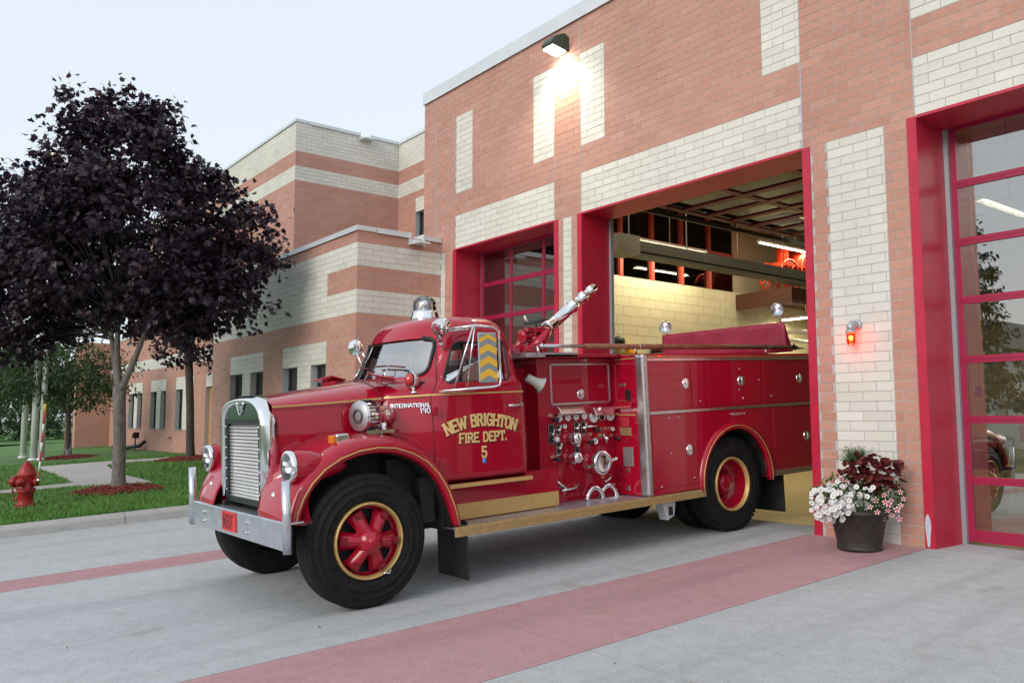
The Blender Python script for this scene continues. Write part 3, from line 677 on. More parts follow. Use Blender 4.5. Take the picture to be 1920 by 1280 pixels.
cab_me = carve(cabm, [c1, c2, c3], RED, sub=2, solid=.035)
for p in cab_me.polygons: p.use_smooth = True
cab = put(cab_me, 'cab', truck)
es = cab.modifiers.new('edges', 'EDGE_SPLIT'); es.split_angle = R(38)
bm = bmesh.new(); bm.from_mesh(solid_cab); cabtree = BVHTree.FromBMesh(bm); bm.free()
def proj_x(y, z, sgn=1):
    h = cabtree.ray_cast(Vector((sgn*2, y, z)), Vector((-sgn, 0, 0)))
    return h[0], h[1]
def proj_y(x, z):
    h = cabtree.ray_cast(Vector((x, -1, z)), Vector((0, 1, 0)))
    return h[0], h[1]
def skin_strip(pts, w, name, m, sgn=1, lift=.004, parent=None, raised=.002):
    """narrow band laid over the cab skin along (y,z) points"""
    q = MB(); rings = []
    P = [Vector(p) for p in pts]
    for i, p in enumerate(P):
        d = (P[min(i+1, len(P)-1)]-P[max(i-1, 0)]).normalized(); nn = Vector((-d.y, d.x))*w/2
        row = []
        for s in (-1, 1):
            a = p+nn*s; h, no = proj_x(a.x, a.y, sgn)
            if h is None: h, no = proj_x(p.x, p.y, sgn)
            if h is None: break
            row.append((h, no))
        if len(row) == 2: rings.append([row[0][0]-row[0][1]*.004, row[0][0]+row[0][1]*lift, row[1][0]+row[1][1]*lift, row[1][0]-row[1][1]*.004])
    if len(rings) > 1: q.loft(rings, True, True, False)
    return q.build(name, m, parent or truck)
def dense(pts, step=.03, closed=False):
    out = []; P = [Vector(p) for p in pts]+([Vector(pts[0])] if closed else [])
    for a, b in zip(P, P[1:]):
        k = max(1, int((b-a).length/step))
        for i in range(k): out.append(tuple(a.lerp(b, i/k)))
    out.append(tuple(P[-1])); return out
# doors: proud skins over the cab sides with the same window opening
door_out = rounded([(.80, .915), (.80, 1.66), (.92, 1.80), (1.02, 2.18), (1.09, 2.235), (1.60, 2.235), (1.66, 2.16), (1.735, 1.70), (1.775, 1.6), (1.775, .915)], .08, 4)
def door(sgn):
    g = bmesh.new(); ys = np.linspace(.78, 1.80, 50); zs = np.linspace(.90, 2.25, 60); V = {}
    q = MB(); grid = {}
    for j, z in enumerate(zs):
        for i, y in enumerate(ys):
            h, no = proj_x(y, z, sgn)
            if h is not None: grid[i, j] = (h, no)
    vs = []; idx = {}
    for kk, (h, no) in grid.items(): idx[kk] = len(vs); vs.append(h+no*.012)
    fs = [(idx[i, j], idx[i+1, j], idx[i+1, j+1], idx[i, j+1]) for (i, j) in grid if (i+1, j) in grid and (i, j+1) in grid and (i+1, j+1) in grid]
    q.add(vs, fs, True)
    oc = cutter(door_out, -1.4, 1.4, 'x')
    o = q.build('door_tmp', RED); s = o.modifiers.new('t', 'SOLIDIFY'); s.thickness = .018; s.offset = -1
    b1 = o.modifiers.new('k', 'BOOLEAN'); b1.operation = 'INTERSECT'; b1.object = oc; b1.solver = 'EXACT'
    b2 = o.modifiers.new('w', 'BOOLEAN'); b2.operation = 'DIFFERENCE'; b2.object = c1; b2.solver = 'EXACT'
    me = evaluated(o, 'door', RED); bpy.data.objects.remove(o); bpy.data.objects.remove(oc)
    for p in me.polygons: p.use_smooth = True
    d = put(me, 'door', truck); e = d.modifiers.new('edges', 'EDGE_SPLIT'); e.split_angle = R(35)
    return d
door_n = door(1); door_f = door(-1); door_n['label'] = 'red driver door lettered in gold'
for sgn, d in ((1, door_n), (-1, door_f)):
    skin_strip(dense(door_out, .04, True), .009, 'door_seam', GASKET, sgn, .0025)
    skin_strip(dense([(s[0], s[1]) for s in rounded([(1.00+(-.075), 1.745), (1.03, 2.165), (1.55, 2.165), (1.61, 1.745)], .07)], .03, True), .014, 'window_gasket', GASKET, sgn, .018, d) if False else None
    g = MB(); c = [proj_x(y, z, sgn)[0] for y, z in side_win]; cc = sum((Vector(p) for p in c), Vector())/len(c)
    ins = Vector((-sgn*.022, 0, 0)); g.add([p+ins for p in c]+[cc+ins], [(i, (i+1) % len(c), len(c)) for i in range(len(c))]); g.build('side_window', GLASS, d, fixn=False)
    k = MB(); pts = [Vector(p)+Vector((sgn*.010, 0, 0)) for p in c]; k.pipe(pts+[pts[0]], .011, 6); k.build('window_gasket', GASKET, d)
    v = MB(); a = TP(865, 716, .86); b_ = TP(872, 641, .82); v.tube(Vector(proj_x(a[0], a[1], sgn)[0])-Vector((sgn*.02, 0, 0)), Vector(proj_x(b_[0]-.0, b_[1]+.01, sgn)[0])-Vector((sgn*.02, 0, 0)), .01); v.build('vent_divider', BLACK, d)
# windshield and rear window
def glaze(outl, nrow, fn, inset, name, m):
    q = MB(); xs_ = np.linspace(min(p[0] for p in outl), max(p[0] for p in outl), 25); zs_ = np.linspace(min(p[1] for p in outl), max(p[1] for p in outl), nrow)
    vs = []; idx = {}; fs = []
    for j, z in enumerate(zs_):
        for i, x in enumerate(xs_):
            h, no = fn(x, z)
            if h is not None: idx[i, j] = len(vs); vs.append(h-no*inset)
    for (i, j) in idx:
        if all(k in idx for k in ((i+1, j), (i, j+1), (i+1, j+1))): fs.append((idx[i, j], idx[i+1, j], idx[i+1, j+1], idx[i, j+1]))
    q.add(vs, fs, True); return q.build(name, m, truck, fixn=False)
glaze(ws_out, 12, proj_y, .02, 'windshield', WSGLASS)
k = MB(); pts = [proj_y(x, z) for x, z in ws_out]; pts = [h+no*.004 for h, no in pts if h is not None]; k.pipe(pts+[pts[0]], .017, 6); k.build('windshield_gasket', GASKET, truck)
def proj_yb(x, z):
    h = cabtree.ray_cast(Vector((x, 4, z)), Vector((0, -1, 0))); return h[0], h[1]
glaze(rear_out, 8, proj_yb, .02, 'rear_window', GLASS)
for o in (c1, c2, c3): bpy.data.objects.remove(o)
# gold pinstripe along the beltline, hood to cab rear
for sgn in (1, -1): skin_strip(dense([(.47, 1.647), (.80, 1.657), (1.2, 1.66), (1.80, 1.66)], .04), .014, 'pinstripe', GOLD, sgn, .0145)
# cab interior
q = MB(); q.box((-.80, .80, .92), (.80, 1.72, 1.0)); q.box((-.74, .75, 1.5), (.74, .92, 1.78)); q.build('cab_floor', UNDER, truck)
q = MB(); q.box((-.78, 1.22, 1.2), (.78, 1.6, 1.42)); q.box((-.78, 1.5, 1.4), (.78, 1.64, 1.95), rot=(R(-8), 0, 0)); q.build('bench_seat', SEATM, truck, bevel=.04, seg=3)
q = MB(); sw = Vector((.42, 1.02, 1.78)); ax = Vector((0, .55, .84)); u = Vector((1, 0, 0)); w = ax.cross(u)
q.pipe([sw+u*.22*math.cos(t)+w*.22*math.sin(t) for t in np.linspace(0, 6.2832, 33)], .013, 6); q.tube(sw, sw-ax*.5, .018)
for t in (0, 2.1, 4.2): q.tube(sw, sw+u*.21*math.cos(t)+w*.21*math.sin(t), .008, n=6)
q.build('steering_wheel', BLACK, truck)
# ---- hood
def hood_sec(y, hw, zs, zt):
    return [(-hw, y, zs-.012), (-hw, y, zs), (-hw*.985, y, zs+.02), (-hw*.9, y, zs+(zt-zs)*.42), (-hw*.72, y, zs+(zt-zs)*.72), (-hw*.42, y, zs+(zt-zs)*.93), (0, y, zt), (hw*.42, y, zs+(zt-zs)*.93), (hw*.72, y, zs+(zt-zs)*.72), (hw*.9, y, zs+(zt-zs)*.42), (hw*.985, y, zs+.02), (hw, y, zs), (hw, y, zs-.012)]
st = [(-.50, .50, 1.60, 1.70), (-.3, .515, 1.605, 1.725), (0, .54, 1.615, 1.76), (.25, .565, 1.625, 1.79), (.45, .60, 1.635, 1.815), (.62, .63, 1.64, 1.83)]
q = MB(); q.loft([hood_sec(*s) for s in st], False, False); hood = q.build('hood', RED, truck)
sm = hood.modifiers.new('s', 'SUBSURF'); sm.levels = 2; sm.render_levels = 2
for s in (1, -1):
    q = MB(); q.loft([[(s*(hw-.012-d), y, z) for d, z in ((0, zs-.005), (-.006, zs-.05), (-.002, 1.3), (0, .80))] for y, hw, zs, zt in st[:5]], False, False); q.build('hood_side_panel', RED, truck)
for s in (1, -1):
    q = MB(); q.loft([[(s*(hw+a), y, zs+b) for a, b in ((-.004, .004), (.004, .004), (.004, .018), (-.006, .018))] for y, hw, zs, zt in st[:5]], True, True, False); q.build('pinstripe', GOLD, truck)
q = MB(); q.box((-.48, -.44, .7), (.48, .42, 1.5)); q.build('engine_block', UNDER, truck)
# seam between hood and cowl
q = MB(); y, hw, zs, zt = st[4]; q.pipe([Vector(p)+Vector((0, .0, .003)) for p in hood_sec(y, hw, zs, zt)[1:-1]], .004, 5); q.build('hood_seam', GASKET, truck)
# cowl vents: hinged flaps standing open
for s in (1, -1):
    q = MB(); q.cbox((s*.52, .50, 1.845), (.26, .20, .016), (R(-12), s*R(8), s*R(-14))); q.cbox((s*.52, .53, 1.815), (.2, .12, .05), (0, 0, s*R(-14))); v = q.build('cowl_vent', RED, truck, bevel=.006)
# ---- radiator shell
def arch(hw, z0, zs, zt, n=12, p=2.75):
    pts = [(-hw, z0), (-hw, (z0+zs)/2)]
    for i in range(2*n+1):
        t = math.pi*(1-i/(2*n)); c, s_ = math.cos(t), math.sin(t); pts.append((hw*math.copysign(abs(c)**(2/p), c), zs+(zt-zs)*abs(s_)**(2/p)))
    return pts+[(hw, (z0+zs)/2), (hw, z0)]
secs = [(.505, .84, 1.46, 1.715, -.46), (.505, .84, 1.46, 1.715, -.54), (.49, .84, 1.455, 1.70, -.585), (.468, .84, 1.455, 1.68, -.60), (.438, .84, 1.455, 1.655, -.592), (.422, .84, 1.45, 1.635, -.56)]
q = MB(); rg = []
for hw, z0, zs, zt, y in secs: rg.append([(x, y, z) for x, z in arch(hw, z0, zs, zt)])
q.loft(rg, False, False); shell = q.build('radiator_shell', CHROME, truck); so = shell.modifiers.new('t', 'SOLIDIFY'); so.thickness = .008; so.offset = -1
q = MB(); ar = arch(.425, 1.52, 1.53, 1.64); q.prism(ar, -.575, -.555, 'y'); q.build('shell_badge_panel', mat('dark_chrome', (.25, .28, .3), .16, 1), shell)
q = MB()
for s in (1, -1): q.cbox((s*.045, -.59, 1.60), (.022, .014, .12), (0, s*R(35), 0))
q.cbox((0, -.592, 1.635), (.05, .012, .09)); q.build('emblem', CHROME, shell, bevel=.004)
q = MB()
for a, b in (((-.425, -.575, .84), (-.362, -.535, 1.525)), ((.362, -.575, .84), (.425, -.535, 1.525)), ((-.425, -.575, 1.475), (.425, -.535, 1.525)), ((-.425, -.575, .80), (.425, -.535, .85))): q.box(a, b)
gfr = q.build('grille_frame', mat('grille_black', (.03, .04, .045), .25, .6), truck, bevel=.006)
q = MB(); q.box((-.38, -.50, .84), (.38, -.49, 1.48)); q.build('radiator_core', UNDER, truck)
sl_me = MB(); sl_me.cbox((0, 0, 0), (.725, .048, .005), (R(52), 0, 0)); sl_me = sl_me.mesh('slat', mat('grille_slat', (.78, .77, .75), .28, .75, var=.08, vscale=5))
for i in range(21): inst(sl_me, 'slat', gfr, (0, -.545, .865+i*.0295))
sl_me.name = 'slat'
q = MB()
for z in np.linspace(.9, 1.45, 7):
    for x in (-.395, .395): q.sphere((x, -.577, z), .008, 8, 5)
q.build('rivet', CHROME, gfr)
# ---- bumper
BPM = mat('bumper_metal', (.62, .66, .71), .27, .85, var=.1, vscale=9, bump=.04, bscale=10)
q = MB(); q.prism([(-.665, .545), (-.66, .54), (-.645, .54), (-.645, .74), (-.53, .745), (-.53, .755), (-.655, .755), (-.665, .745)], -1.15, 1.15, 'x'); bump = q.build('bumper', BPM, truck, bevel=.004)
for s in (1, -1):
    q = MB(); q.tube((s*1.125, -.655, .53), (s*1.125, -.655, 1.065), .034, n=16); q.build('bumper_post', BPM, bump)
q = MB()
for x in (-.75, .32): q.tube((x, -.664, .68), (x, -.68, .68), .014, n=8); q.tube((x, -.664, .60), (x, -.68, .60), .014, n=8)
q.build('bolt', STEEL, bump)
q = MB(); q.box((-.25, -.674, .575), (.085, -.667, .735)); pl = q.build('number_plate', mat('plate_red', (.62, .03, .03), .5), bump)
q = lettering('NBF', .108, lambda a, b: ((-.083+a, -.6745, .600+b), (0, -1, 0)), .013, .002, True, 1.25, .95); q.build('plate_lettering', BLACK, pl)
# ---- front fenders
arc = [(-.545, .72), (-.525, .80), (-.48, .90), (-.41, 1.00), (-.31, 1.09), (-.18, 1.16), (-.03, 1.205), (.13, 1.22), (.29, 1.205), (.44, 1.155), (.57, 1.08), (.68, .97), (.76, .84), (.82, .69), (.86, .53)]
def fender(s):
    P = [Vector(a) for a in arc]; rings = []; lip = []
    for i, p in enumerate(P):
        d = (P[min(i+1, len(P)-1)]-P[max(i-1, 0)]).normalized(); nn = Vector((-d.y, d.x))
        t = i/(len(P)-1); k = .75+.25*math.sin(math.pi*min(1, t*1.15))
        inn = .46 if t > .12 else .52
        row = []
        for x, r in ((1.04, -.012), (1.085, -.004), (1.10, .02), (1.10, .06), (1.075, .105), (1.0, .135), (.86, .15), (.68, .155), (inn, .15)):
            a = p+nn*r*k; row.append((s*x, a.x, a.y))
        rings.append(row); a = p+nn*.033; lip.append((s*1.103, a.x, a.y))
    q = MB(); q.loft(rings, False, False); f = q.build('front_fender', RED, truck); m = f.modifiers.new('s', 'SUBSURF'); m.levels = 2; m.render_levels = 2
    f.data.materials.append(UNDER); so = f.modifiers.new('t', 'SOLIDIFY'); so.thickness = .008; so.offset = -1; so.material_offset = 1
    q = MB(); q.pipe(lip, .006, 6); q.build('pinstripe', GOLD, f)
    # nose of the fender between lamp and bumper, sloping to the shell
    q = MB(); rows = []
    for z, y0, y1 in ((.70, -.50, -.46), (.82, -.565, -.50), (.94, -.545, -.51), (1.05, -.46, -.45), (1.12, -.34, -.36), (1.20, -.20, -.26)):
        rows.append([(s*.46, y1, z), (s*.60, y0-.0, z), (s*.80, y0-.01, z), (s*.97, y0+.01, z), (s*1.075, y0+.09, z)])
    q.loft(rows, False, False); nz = q.build('fender_nose', RED, f); m = nz.modifiers.new('s', 'SUBSURF'); m.levels = 2; m.render_levels = 2
    q = MB(); q.lathe([(0, .115), (.05, .128), (.14, .125), (.28, .10), (.42, .05), (.47, .005)], (s*.955, -.545, 1.15), (0, 1, -.05), 28, False); q.build('headlight_pod', RED, f)
    # wheel well
    q = MB(); q.box((s*.66, -.42, .58), (s*.68, .90, 1.22)); q.box((s*.60, .80, .50), (s*.98, .82, .95)); q.box((s*.60, .36, .58), (s*.81, .64, 1.13)); q.box((s*.70, .60, .58), (s*.95, .74, .96)); 
    q.loft([[(s*x, p.x*.985+.002, p.y-.012) for x in (1.05, .45)] for p in P], False, False); q.build('wheel_well', UNDER, f)
    return f
fn_ = fender(1); ff_ = fender(-1)
for s in (1, -1):
    q = MB(); c = (s*.955, -.545, 1.15)
    q.lathe([(0, .126), (-.02, .128), (-.035, .118), (-.036, .105)], c, (0, 1, 0), 32, False); h = q.build('headlight', CHROME, truck)
    q = MB(); q.lathe([(-.034, .107), (-.045, .09), (-.054, .055), (-.058, .001)], c, (0, 1, 0), 32, False); q.build('lens', glass('headlight_glass', (.9, .93, .95), 1.5, .12) if 'headlight_glass' not in MATS else MATS['headlight_glass'], h)
    q = MB(); q.lathe([(-.03, .105), (-.01, .09), (.03, .05), (.045, .001)], c, (0, 1, 0), 24, False); q.build('reflector', CHROME, h)
    q = MB(); q.sphere((s*.74, -.585, .92), .035, 12, 8); q.build('marker_lamp', CHROME, truck)
# ---- fender fittings on the near side
sy, sz = TP(674, 782, .75); ax = Vector((.22, -1, 0)).normalized(); c = Vector((.74, sy, sz+.005))
q = MB(); q.lathe([(0, .125), (.005, .13), (.02, .13), (.14, .13), (.155, .12), (.17, .075), (.25, .085), (.32, .075), (.37, .045), (.385, .005)], c, -ax, 32, False); si = q.build('siren', CHROME, truck)
q = MB(); q.lathe([(-.004, .125), (-.01, .118), (-.01, .001)], c, -ax, 32, False); q.build('siren_grille', mat('siren_mesh', (.45, .46, .48), .4, .8, var=.3, vscale=90), si)
q = MB(); u = Vector((1, .22, 0)).normalized(); w = Vector((0, 0, 1))
for r in (.045, .06): q.pipe([c+ax*.013+u*r*math.cos(t)+w*r*math.sin(t) for t in np.linspace(0, 6.2832, 25)], .0035, 5)
for rr in np.linspace(0, 6.2832, 25)[:-1]: q.tube(c-ax*.02+u*.131*math.cos(rr)+w*.131*math.sin(rr), c-ax*.13+u*.131*math.cos(rr)+w*.131*math.sin(rr), .005, n=5)
q.build('siren_rings', BLACK, si)
q = MB(); q.cbox((.74, sy+.17, sz-.13), (.12, .26, .03)); q.tube((.74, sy+.13, sz-.13), (.74, sy+.13, sz-.06), .04); q.tube((.74, sy+.23, sz-.13), (.74, sy+.23, sz-.06), .03); q.build('siren_bracket', CHROME, si)
ay, az = TP(628, 824, .90)
q = MB(); q.cbox((.90, ay+.05, az), (.09, .12, .085)); a_ = q.build('turn_signal', CHROME, truck, bevel=.018, seg=3)
q = MB(); q.cbox((.90, ay-.02, az), (.085, .05, .07)); q.build('amber_lens', AMBER, a_, bevel=.012)
# ---- wheels
def wheel(x, y, s, rear=False):
    Rr = .53; zc = Rr-.005
    ax = (s, 0, 0); base = (x-s*.0, y, zc)
    # tyre: profile from outer sidewall inwards
    wdt = .27
    prof = [(-.035, .30), (-.014, .322), (-.006, .335), (-.003, .337), (-.004, .342), (0, .36), (.001, .378), (.005, .380), (.005, .386), (.001, .388), (-.001, .42), (-.004, .438), (.000, .440), (.000, .446), (-.006, .448), (-.014, .47), (-.022, .488), (-.019, .490), (-.022, .497), (-.032, .507), (-.045, .522)]
    tread = []
    for i in range(6):
        d0 = -.05-i*(wdt-.1)/6; d1 = d0-(wdt-.1)/6+.007
        tread += [(d0, Rr), (d1, Rr), (d1-.002, Rr-.012), (d1-.006, Rr-.012)]
    prof2 = prof+tread+[(-wdt+.045, .522), (-wdt+.03, .505), (-wdt+.012, .47), (-wdt, .40), (-wdt+.02, .31)]
    q = MB(); q.lathe(prof2, base, ax, 72, False, True); 
    if rear:   # inner dual
        q.lathe([(d-.33, r) for d, r in prof2], base, ax, 48, False, True)
        for k in range(60):   # shoulder lugs of the traction tread
            a = k/60*2*math.pi
            for dd in (-.045, -wdt+.045):
                cpt = Vector(base)+Vector((s*dd, math.cos(a)*.517, math.sin(a)*.517)); q.cbox(cpt, (.05, .03, .026), (a, 0, 0))
    ty = q
    q = MB()
    if not rear:
        q.lathe([(-.03, .306), (-.005, .300), (.0, .290), (-.012, .282), (-.04, .272)], base, ax, 56, False)
    else:
        q.lathe([(-.03, .306), (-.005, .300), (.0, .290), (-.02, .280), (-.05, .272)], base, ax, 56, False)
    rim = q
    wq = MB()
    if not rear:
        wq.lathe([(-.035, .274), (-.10, .262), (-.10, .25)], base, ax, 48, False)
        for k in range(6):     # cast spider: six flaring domed spokes on a central hub
            t = 2*math.pi*k/6-.1; er = Vector((0, math.cos(t), math.sin(t))); et = Vector((0, -math.sin(t), math.cos(t))); ex = Vector((s, 0, 0)); rows = []
            for r, hw, hi in ((.05, .060, .045), (.10, .062, .035), (.14, .062, .022), (.18, .068, .008), (.215, .076, -.010), (.240, .078, -.022), (.250, .066, -.05)):
                c_ = Vector(base)+er*r; rows.append([c_+et*hw*a_+ex*(hi-.075*abs(a_)**2.2) for a_ in (-1, -.8, -.5, -.2, 0, .2, .5, .8, 1)])
            wq.loft(rows, False, False)
        wq.lathe([(-.06, .12), (.0, .115), (.035, .09), (.05, .078), (.058, .074), (.062, .05), (.075, .045), (.085, .03), (.086, .001)], base, ax, 40, False)
    else:
        wq.lathe([(-.05, .274), (-.10, .268), (-.22, .25), (-.235, .20), (-.235, .13), (-.20, .125), (-.12, .10), (-.10, .085), (-.09, .05), (-.085, .001)], base, ax, 48, False)
    wo = wq.build('wheel', RED, truck); ty.build('tyre', RUBBER, wo); rim.build('rim', GOLD, wo)
    lq = MB()
    for k in range(6 if not rear else 10):
        n6 = 6 if not rear else 10; t = 2*math.pi*k/n6-(.1 if not rear else 0); r = .228 if not rear else .165; d = -.012 if not rear else -.235
        cpt = Vector((base[0]+s*d, base[1]+r*math.cos(t), base[2]+r*math.sin(t)))
        lq.cbox(cpt, (.024, .05, .06), (t, 0, 0)); lq.lathe([(0, .02), (.03, .019), (.031, .013), (.045, .012), (.046, .001)], cpt, ax, 6, False, False)
    lq.build('wheel_clamp', mat('dark_red_clamp', (.2, .01, .015), .45) if 'dark_red_clamp' not in MATS else MATS['dark_red_clamp'], wo)
    bq = MB(); bq.lathe([(-.13, .27), (-.13, .001)], base, ax, 24, False) if not rear else bq.lathe([(-.26, .27), (-.26, .001)], base, ax, 24, False); bq.build('brake_drum', UNDER, wo)
    if not rear:
        v = MB(); v.pipe([(x+s*.0, y+.10, zc-.265), (x+s*.02, y+.15, zc-.27), (x+s*.01, y+.17, zc-.235)], .006, 5); v.build('valve_stem', CHROME, wo)
    return wo
FY, RY = .045, 4.66
wheel(1.095, FY, 1); wheel(-1.095, FY, -1); wheel(1.07, RY, 1, True); wheel(-1.07, RY, -1, True)
# ---- chassis
q = MB()
for s in (1, -1): q.box((s*.40, -.6, .60), (s*.46, 6.55, .80))
q.tube((-1.0, FY, .48), (1.0, FY, .48), .05); q.tube((-.9, RY, .53), (.9, RY, .53), .09); q.sphere((0, RY, .53), .2, 14, 9)
q.box((-.35, .9, .42), (.35, 2.0, .75)); q.tube((0, 2.0, .6), (0, RY, .55), .05)
for s in (1, -1):
    q.box((s*.5, -.4, .50), (s*.58, .55, .56)); q.box((s*.5, RY-.6, .60), (s*.58, RY+.6, .68))
q.build('chassis', UNDER, truck)
# ---- step box, running board
q = MB(); q.prism([(.45, .53), (.80, .53), (.80, .835), (.90, .835), (.90, .872), (.80, .872), (.45, .872)], .90, 1.86, 'y'); q.box((.45, 1.861, .53), (.80, 2.27, .895)); sb_me = q.mesh('step_box', RED); put(sb_me, 'step_box', truck); o = put(sb_me, 'step_box', truck); o.scale = (-1, 1, 1)
q = MB(); q.prism([(.87, .835), (1.84, .835), (1.84, .868), (.87, .868)], .89, .945, 'x'); q.build('door_sill', GOLD, truck)
q = MB(); q.box((.795, .90, .535), (.806, 2.27, .675)); q.build('kick_plate', GOLD, truck)
for s in (1, -1):
    q = MB(); q.box((s*.45, .86, .505), (s*1.095, 4.10, .525)); rb = q.build('running_board', ALU, truck)
    q = MB(); q.box((s*1.095, .84, .445), (s*1.115, 4.12, .53)); e = q.build('tread_edge', GOLDT, rb, bevel=.003)
    me = MB(); me.cbox((0, 0, 0), (.006, .034, .009), (R(35), 0, 0)); k = 0; me2 = MB()
    for yy in np.arange(.87, 4.1, .036):
        for zz, an in ((.466, 35), (.488, -35), (.510, 35)): me2.cbox((s*1.116, yy+(.018 if an < 0 else 0), zz), (.007, .030, .007), (R(an), 0, 0))
    o = me2.build('tread_pattern', GOLDT, rb); o['kind'] = 'stuff'
q = MB(); q.box((.60, .98, .06), (1.06, 1.0, .56)); mf = q.build('mud_flap', mat('mud_flap_rubber', (.015, .015, .016), .6, 0, var=.4, vscale=6), truck)
q = MB(); q.box((-1.06, .98, .06), (-.6, 1.0, .56)); q.build('mud_flap', MATS['mud_flap_rubber'], truck)
for s in (1, -1): q = MB(); q.box((s*.55, 5.62, .10), (s*1.05, 5.64, .60)); q.build('mud_flap', MATS['mud_flap_rubber'], truck)
# ---- pump house and panel
PX = .63
q = MB(); q.box((-PX, 2.20, .525), (PX, 3.24, 1.985)); q.box((-.45, 1.92, .9), (.45, 2.2, 1.9)); q.box((-.80, 2.17, 1.985), (.80, 3.24, 2.02)); pump = q.build('pump_house', RED, truck, bevel=.006)
def P3(px, py, x=PX): y, z = TP(px, py, x); return Vector((x, y, z))
q = MB(); fr = [P3(1029, 682), P3(1141, 681), P3(1143, 755), P3(1034.5, 765)]
y0, y1 = fr[0].y, fr[1].y; z1, z0 = fr[0].z, fr[2].z
for a, b in (((y0, z0), (y0+.022, z1)), ((y1-.022, z0), (y1, z1)), ((y0, z1-.022), (y1, z1)), ((y0, z0), (y1, z0+.022))): q.box((PX, a[0], a[1]), (PX+.012, b[0], b[1]))
q.build('panel_trim', STEEL, pump, bevel=.003)
def latch(c, r, par, axis=(1, 0, 0)):
    q = MB(); q.lathe([(0, r), (.008, r), (.014, r*.8), (.010, r*.55), (.016, r*.3), (.017, .001)], c, axis, 20, False)
    q.cbox((c[0]+.018, c[1], c[2]), (.008, .012, r*1.3)); return q.build('latch', CHROME, par)
latch(P3(1089, 739), .055, pump)
for a, b in ((1040, 1086), (1105, 1148)):     # gauge lamps' hoods
    p = P3(a, 772); r_ = P3(b, 769); q = MB(); q.prism([(PX, p.z-.03), (PX+.10, p.z-.045), (PX+.105, p.z-.025), (PX+.06, p.z+.045), (PX, p.z+.05)], p.y, r_.y, 'y'); q.build('lamp_hood', CHROME, pump, bevel=.006)
for px, py, r in ((1045.5, 785, .036), (1061.5, 783.5, .036), (1076.5, 782, .036), (1092, 780, .036), (1109.5, 783, .056), (1125, 781, .045), (1141, 780, .055), (1055.5, 799.5, .026), (1145, 804, .028), (1113, 827, .036)):
    p = P3(px, py); q = MB(); q.lathe([(0, r), (.03, r), (.036, r*.93), (.030, r*.85)], p, (1, 0, 0), 24, False); g = q.build('gauge', CHROME, pump)
    q = MB(); q.lathe([(.029, r*.88), (.029, .001)], p, (1, 0, 0), 20, False); q.build('dial', DIAL if px != 1125 else BLACK, g)
    q = MB(); q.cbox((p.x+.031, p.y, p.z+r*.2), (.003, .004, r*.9), (R(35), 0, 0)); q.build('needle', BLACK, g)
for px, py, w, h in ((1032, 814, .07, .20), (1044.5, 806, .06, .10), (1079, 803, .06, .13), (1092, 802, .062, .13), (1046, 840, .06, .14), (1080, 835, .065, .16)):
    p = P3(px, py); q = MB(); q.cbox((p.x+.006, p.y, p.z), (.012, w, h)); pn = q.build('control_plate', BLACK, pump, bevel=.004)
    q = MB(); q.lathe([(.012, .022), (.02, .022), (.026, .016), (.05, .012), (.055, .001)], p, (1, 0, 0), 14, False); q.tube(p+Vector((.05, 0, -.01)), p+Vector((.055, .01, .05)), .006); q.build('knob', CHROME, pn)
    q = MB()
    for sgn_ in (-1, 1): q.cbox((p.x+.013, p.y+sgn_*w*.46, p.z), (.004, .004, h*.98)); q.cbox((p.x+.013, p.y, p.z+sgn_*h*.48), (.004, w*.98, .004))
    q.build('plate_border', STEEL, pn)
for px, py, r, L in ((1066, 821, .055, .20), (1067, 857, .055, .20)):
    p = P3(px-4, py); q = MB(); q.lathe([(0, r*1.15), (.02, r*1.15), (.022, r*.85), (.08, r*.85)], p, (1, 0, 0), 24, False); ou = q.build('discharge_outlet', RED, pump)
    q = MB(); q.lathe([(.08, r*.9), (.10, r), (.18, r), (.19, r*.8), (.20, r*.3), (.2, .001)], p, (1, 0, 0), 24, False)
    for k in range(3): a = k*2.09; q.cbox((p.x+.14, p.y+r*1.1*math.cos(a), p.z+r*1.1*math.sin(a)), (.03, .025, .025), (a, 0, 0))
    q.build('cap', CHROME, ou)
p = P3(1106, 866); q = MB(); q.lathe([(0, .12), (.03, .12), (.032, .10), (.14, .10)], p, (1, 0, 0), 32, False); su = q.build('suction_inlet', RED, pump)
q = MB(); q.lathe([(.14, .11), (.15, .125), (.20, .125), (.21, .11), (.212, .085), (.205, .08), (.205, .001)], p, (1, 0, 0), 36, False)
q.cbox((p.x+.19, p.y-.16, p.z-.02), (.03, .10, .03), (R(8), 0, 0)); q.cbox((p.x+.19, p.y+.16, p.z+.02), (.03, .10, .03), (R(8), 0, 0)); q.build('cap', CHROME, su, bevel=.004)
tags = [(1031, 779, .06, .03), (1093, 814, .05, .03), (1106, 814, .05, .03), (1126, 804, .035, .03), (1134, 803, .035, .03), (1124, 816, .05, .035), (1146, 816, .05, .03), (1035, 857, .05, .025), (1038, 900, .05, .03), (1052, 911, .05, .025), (1083, 911, .08, .022), (1130, 894, .05, .03), (1150, 908, .06, .025), (1061, 809, .02, .02), (1062, 845, .02, .02)]
for px, py, w, h in tags:
    p = P3(px, py); q = MB(); q.cbox((p.x+.003, p.y, p.z), (.006, w, h)); q.build('tag', BRASS, pump)
for px, py, m in ((1035, 787, BLACK), (1112, 806, BLACK), (1101, 829, BLACK), (1152, 822, BLACK), (1039, 861, BLACK), (1036, 824, WHITE), (1129, 822, CHROME), (1072, 822, CHROME)):
    p = P3(px, py); q = MB(); q.lathe([(0, .012), (.05, .012), (.055, .026), (.085, .026), (.09, .001)], p, (1, 0, 0), 14, False); q.build('pull_knob', m, pump)
q = MB()
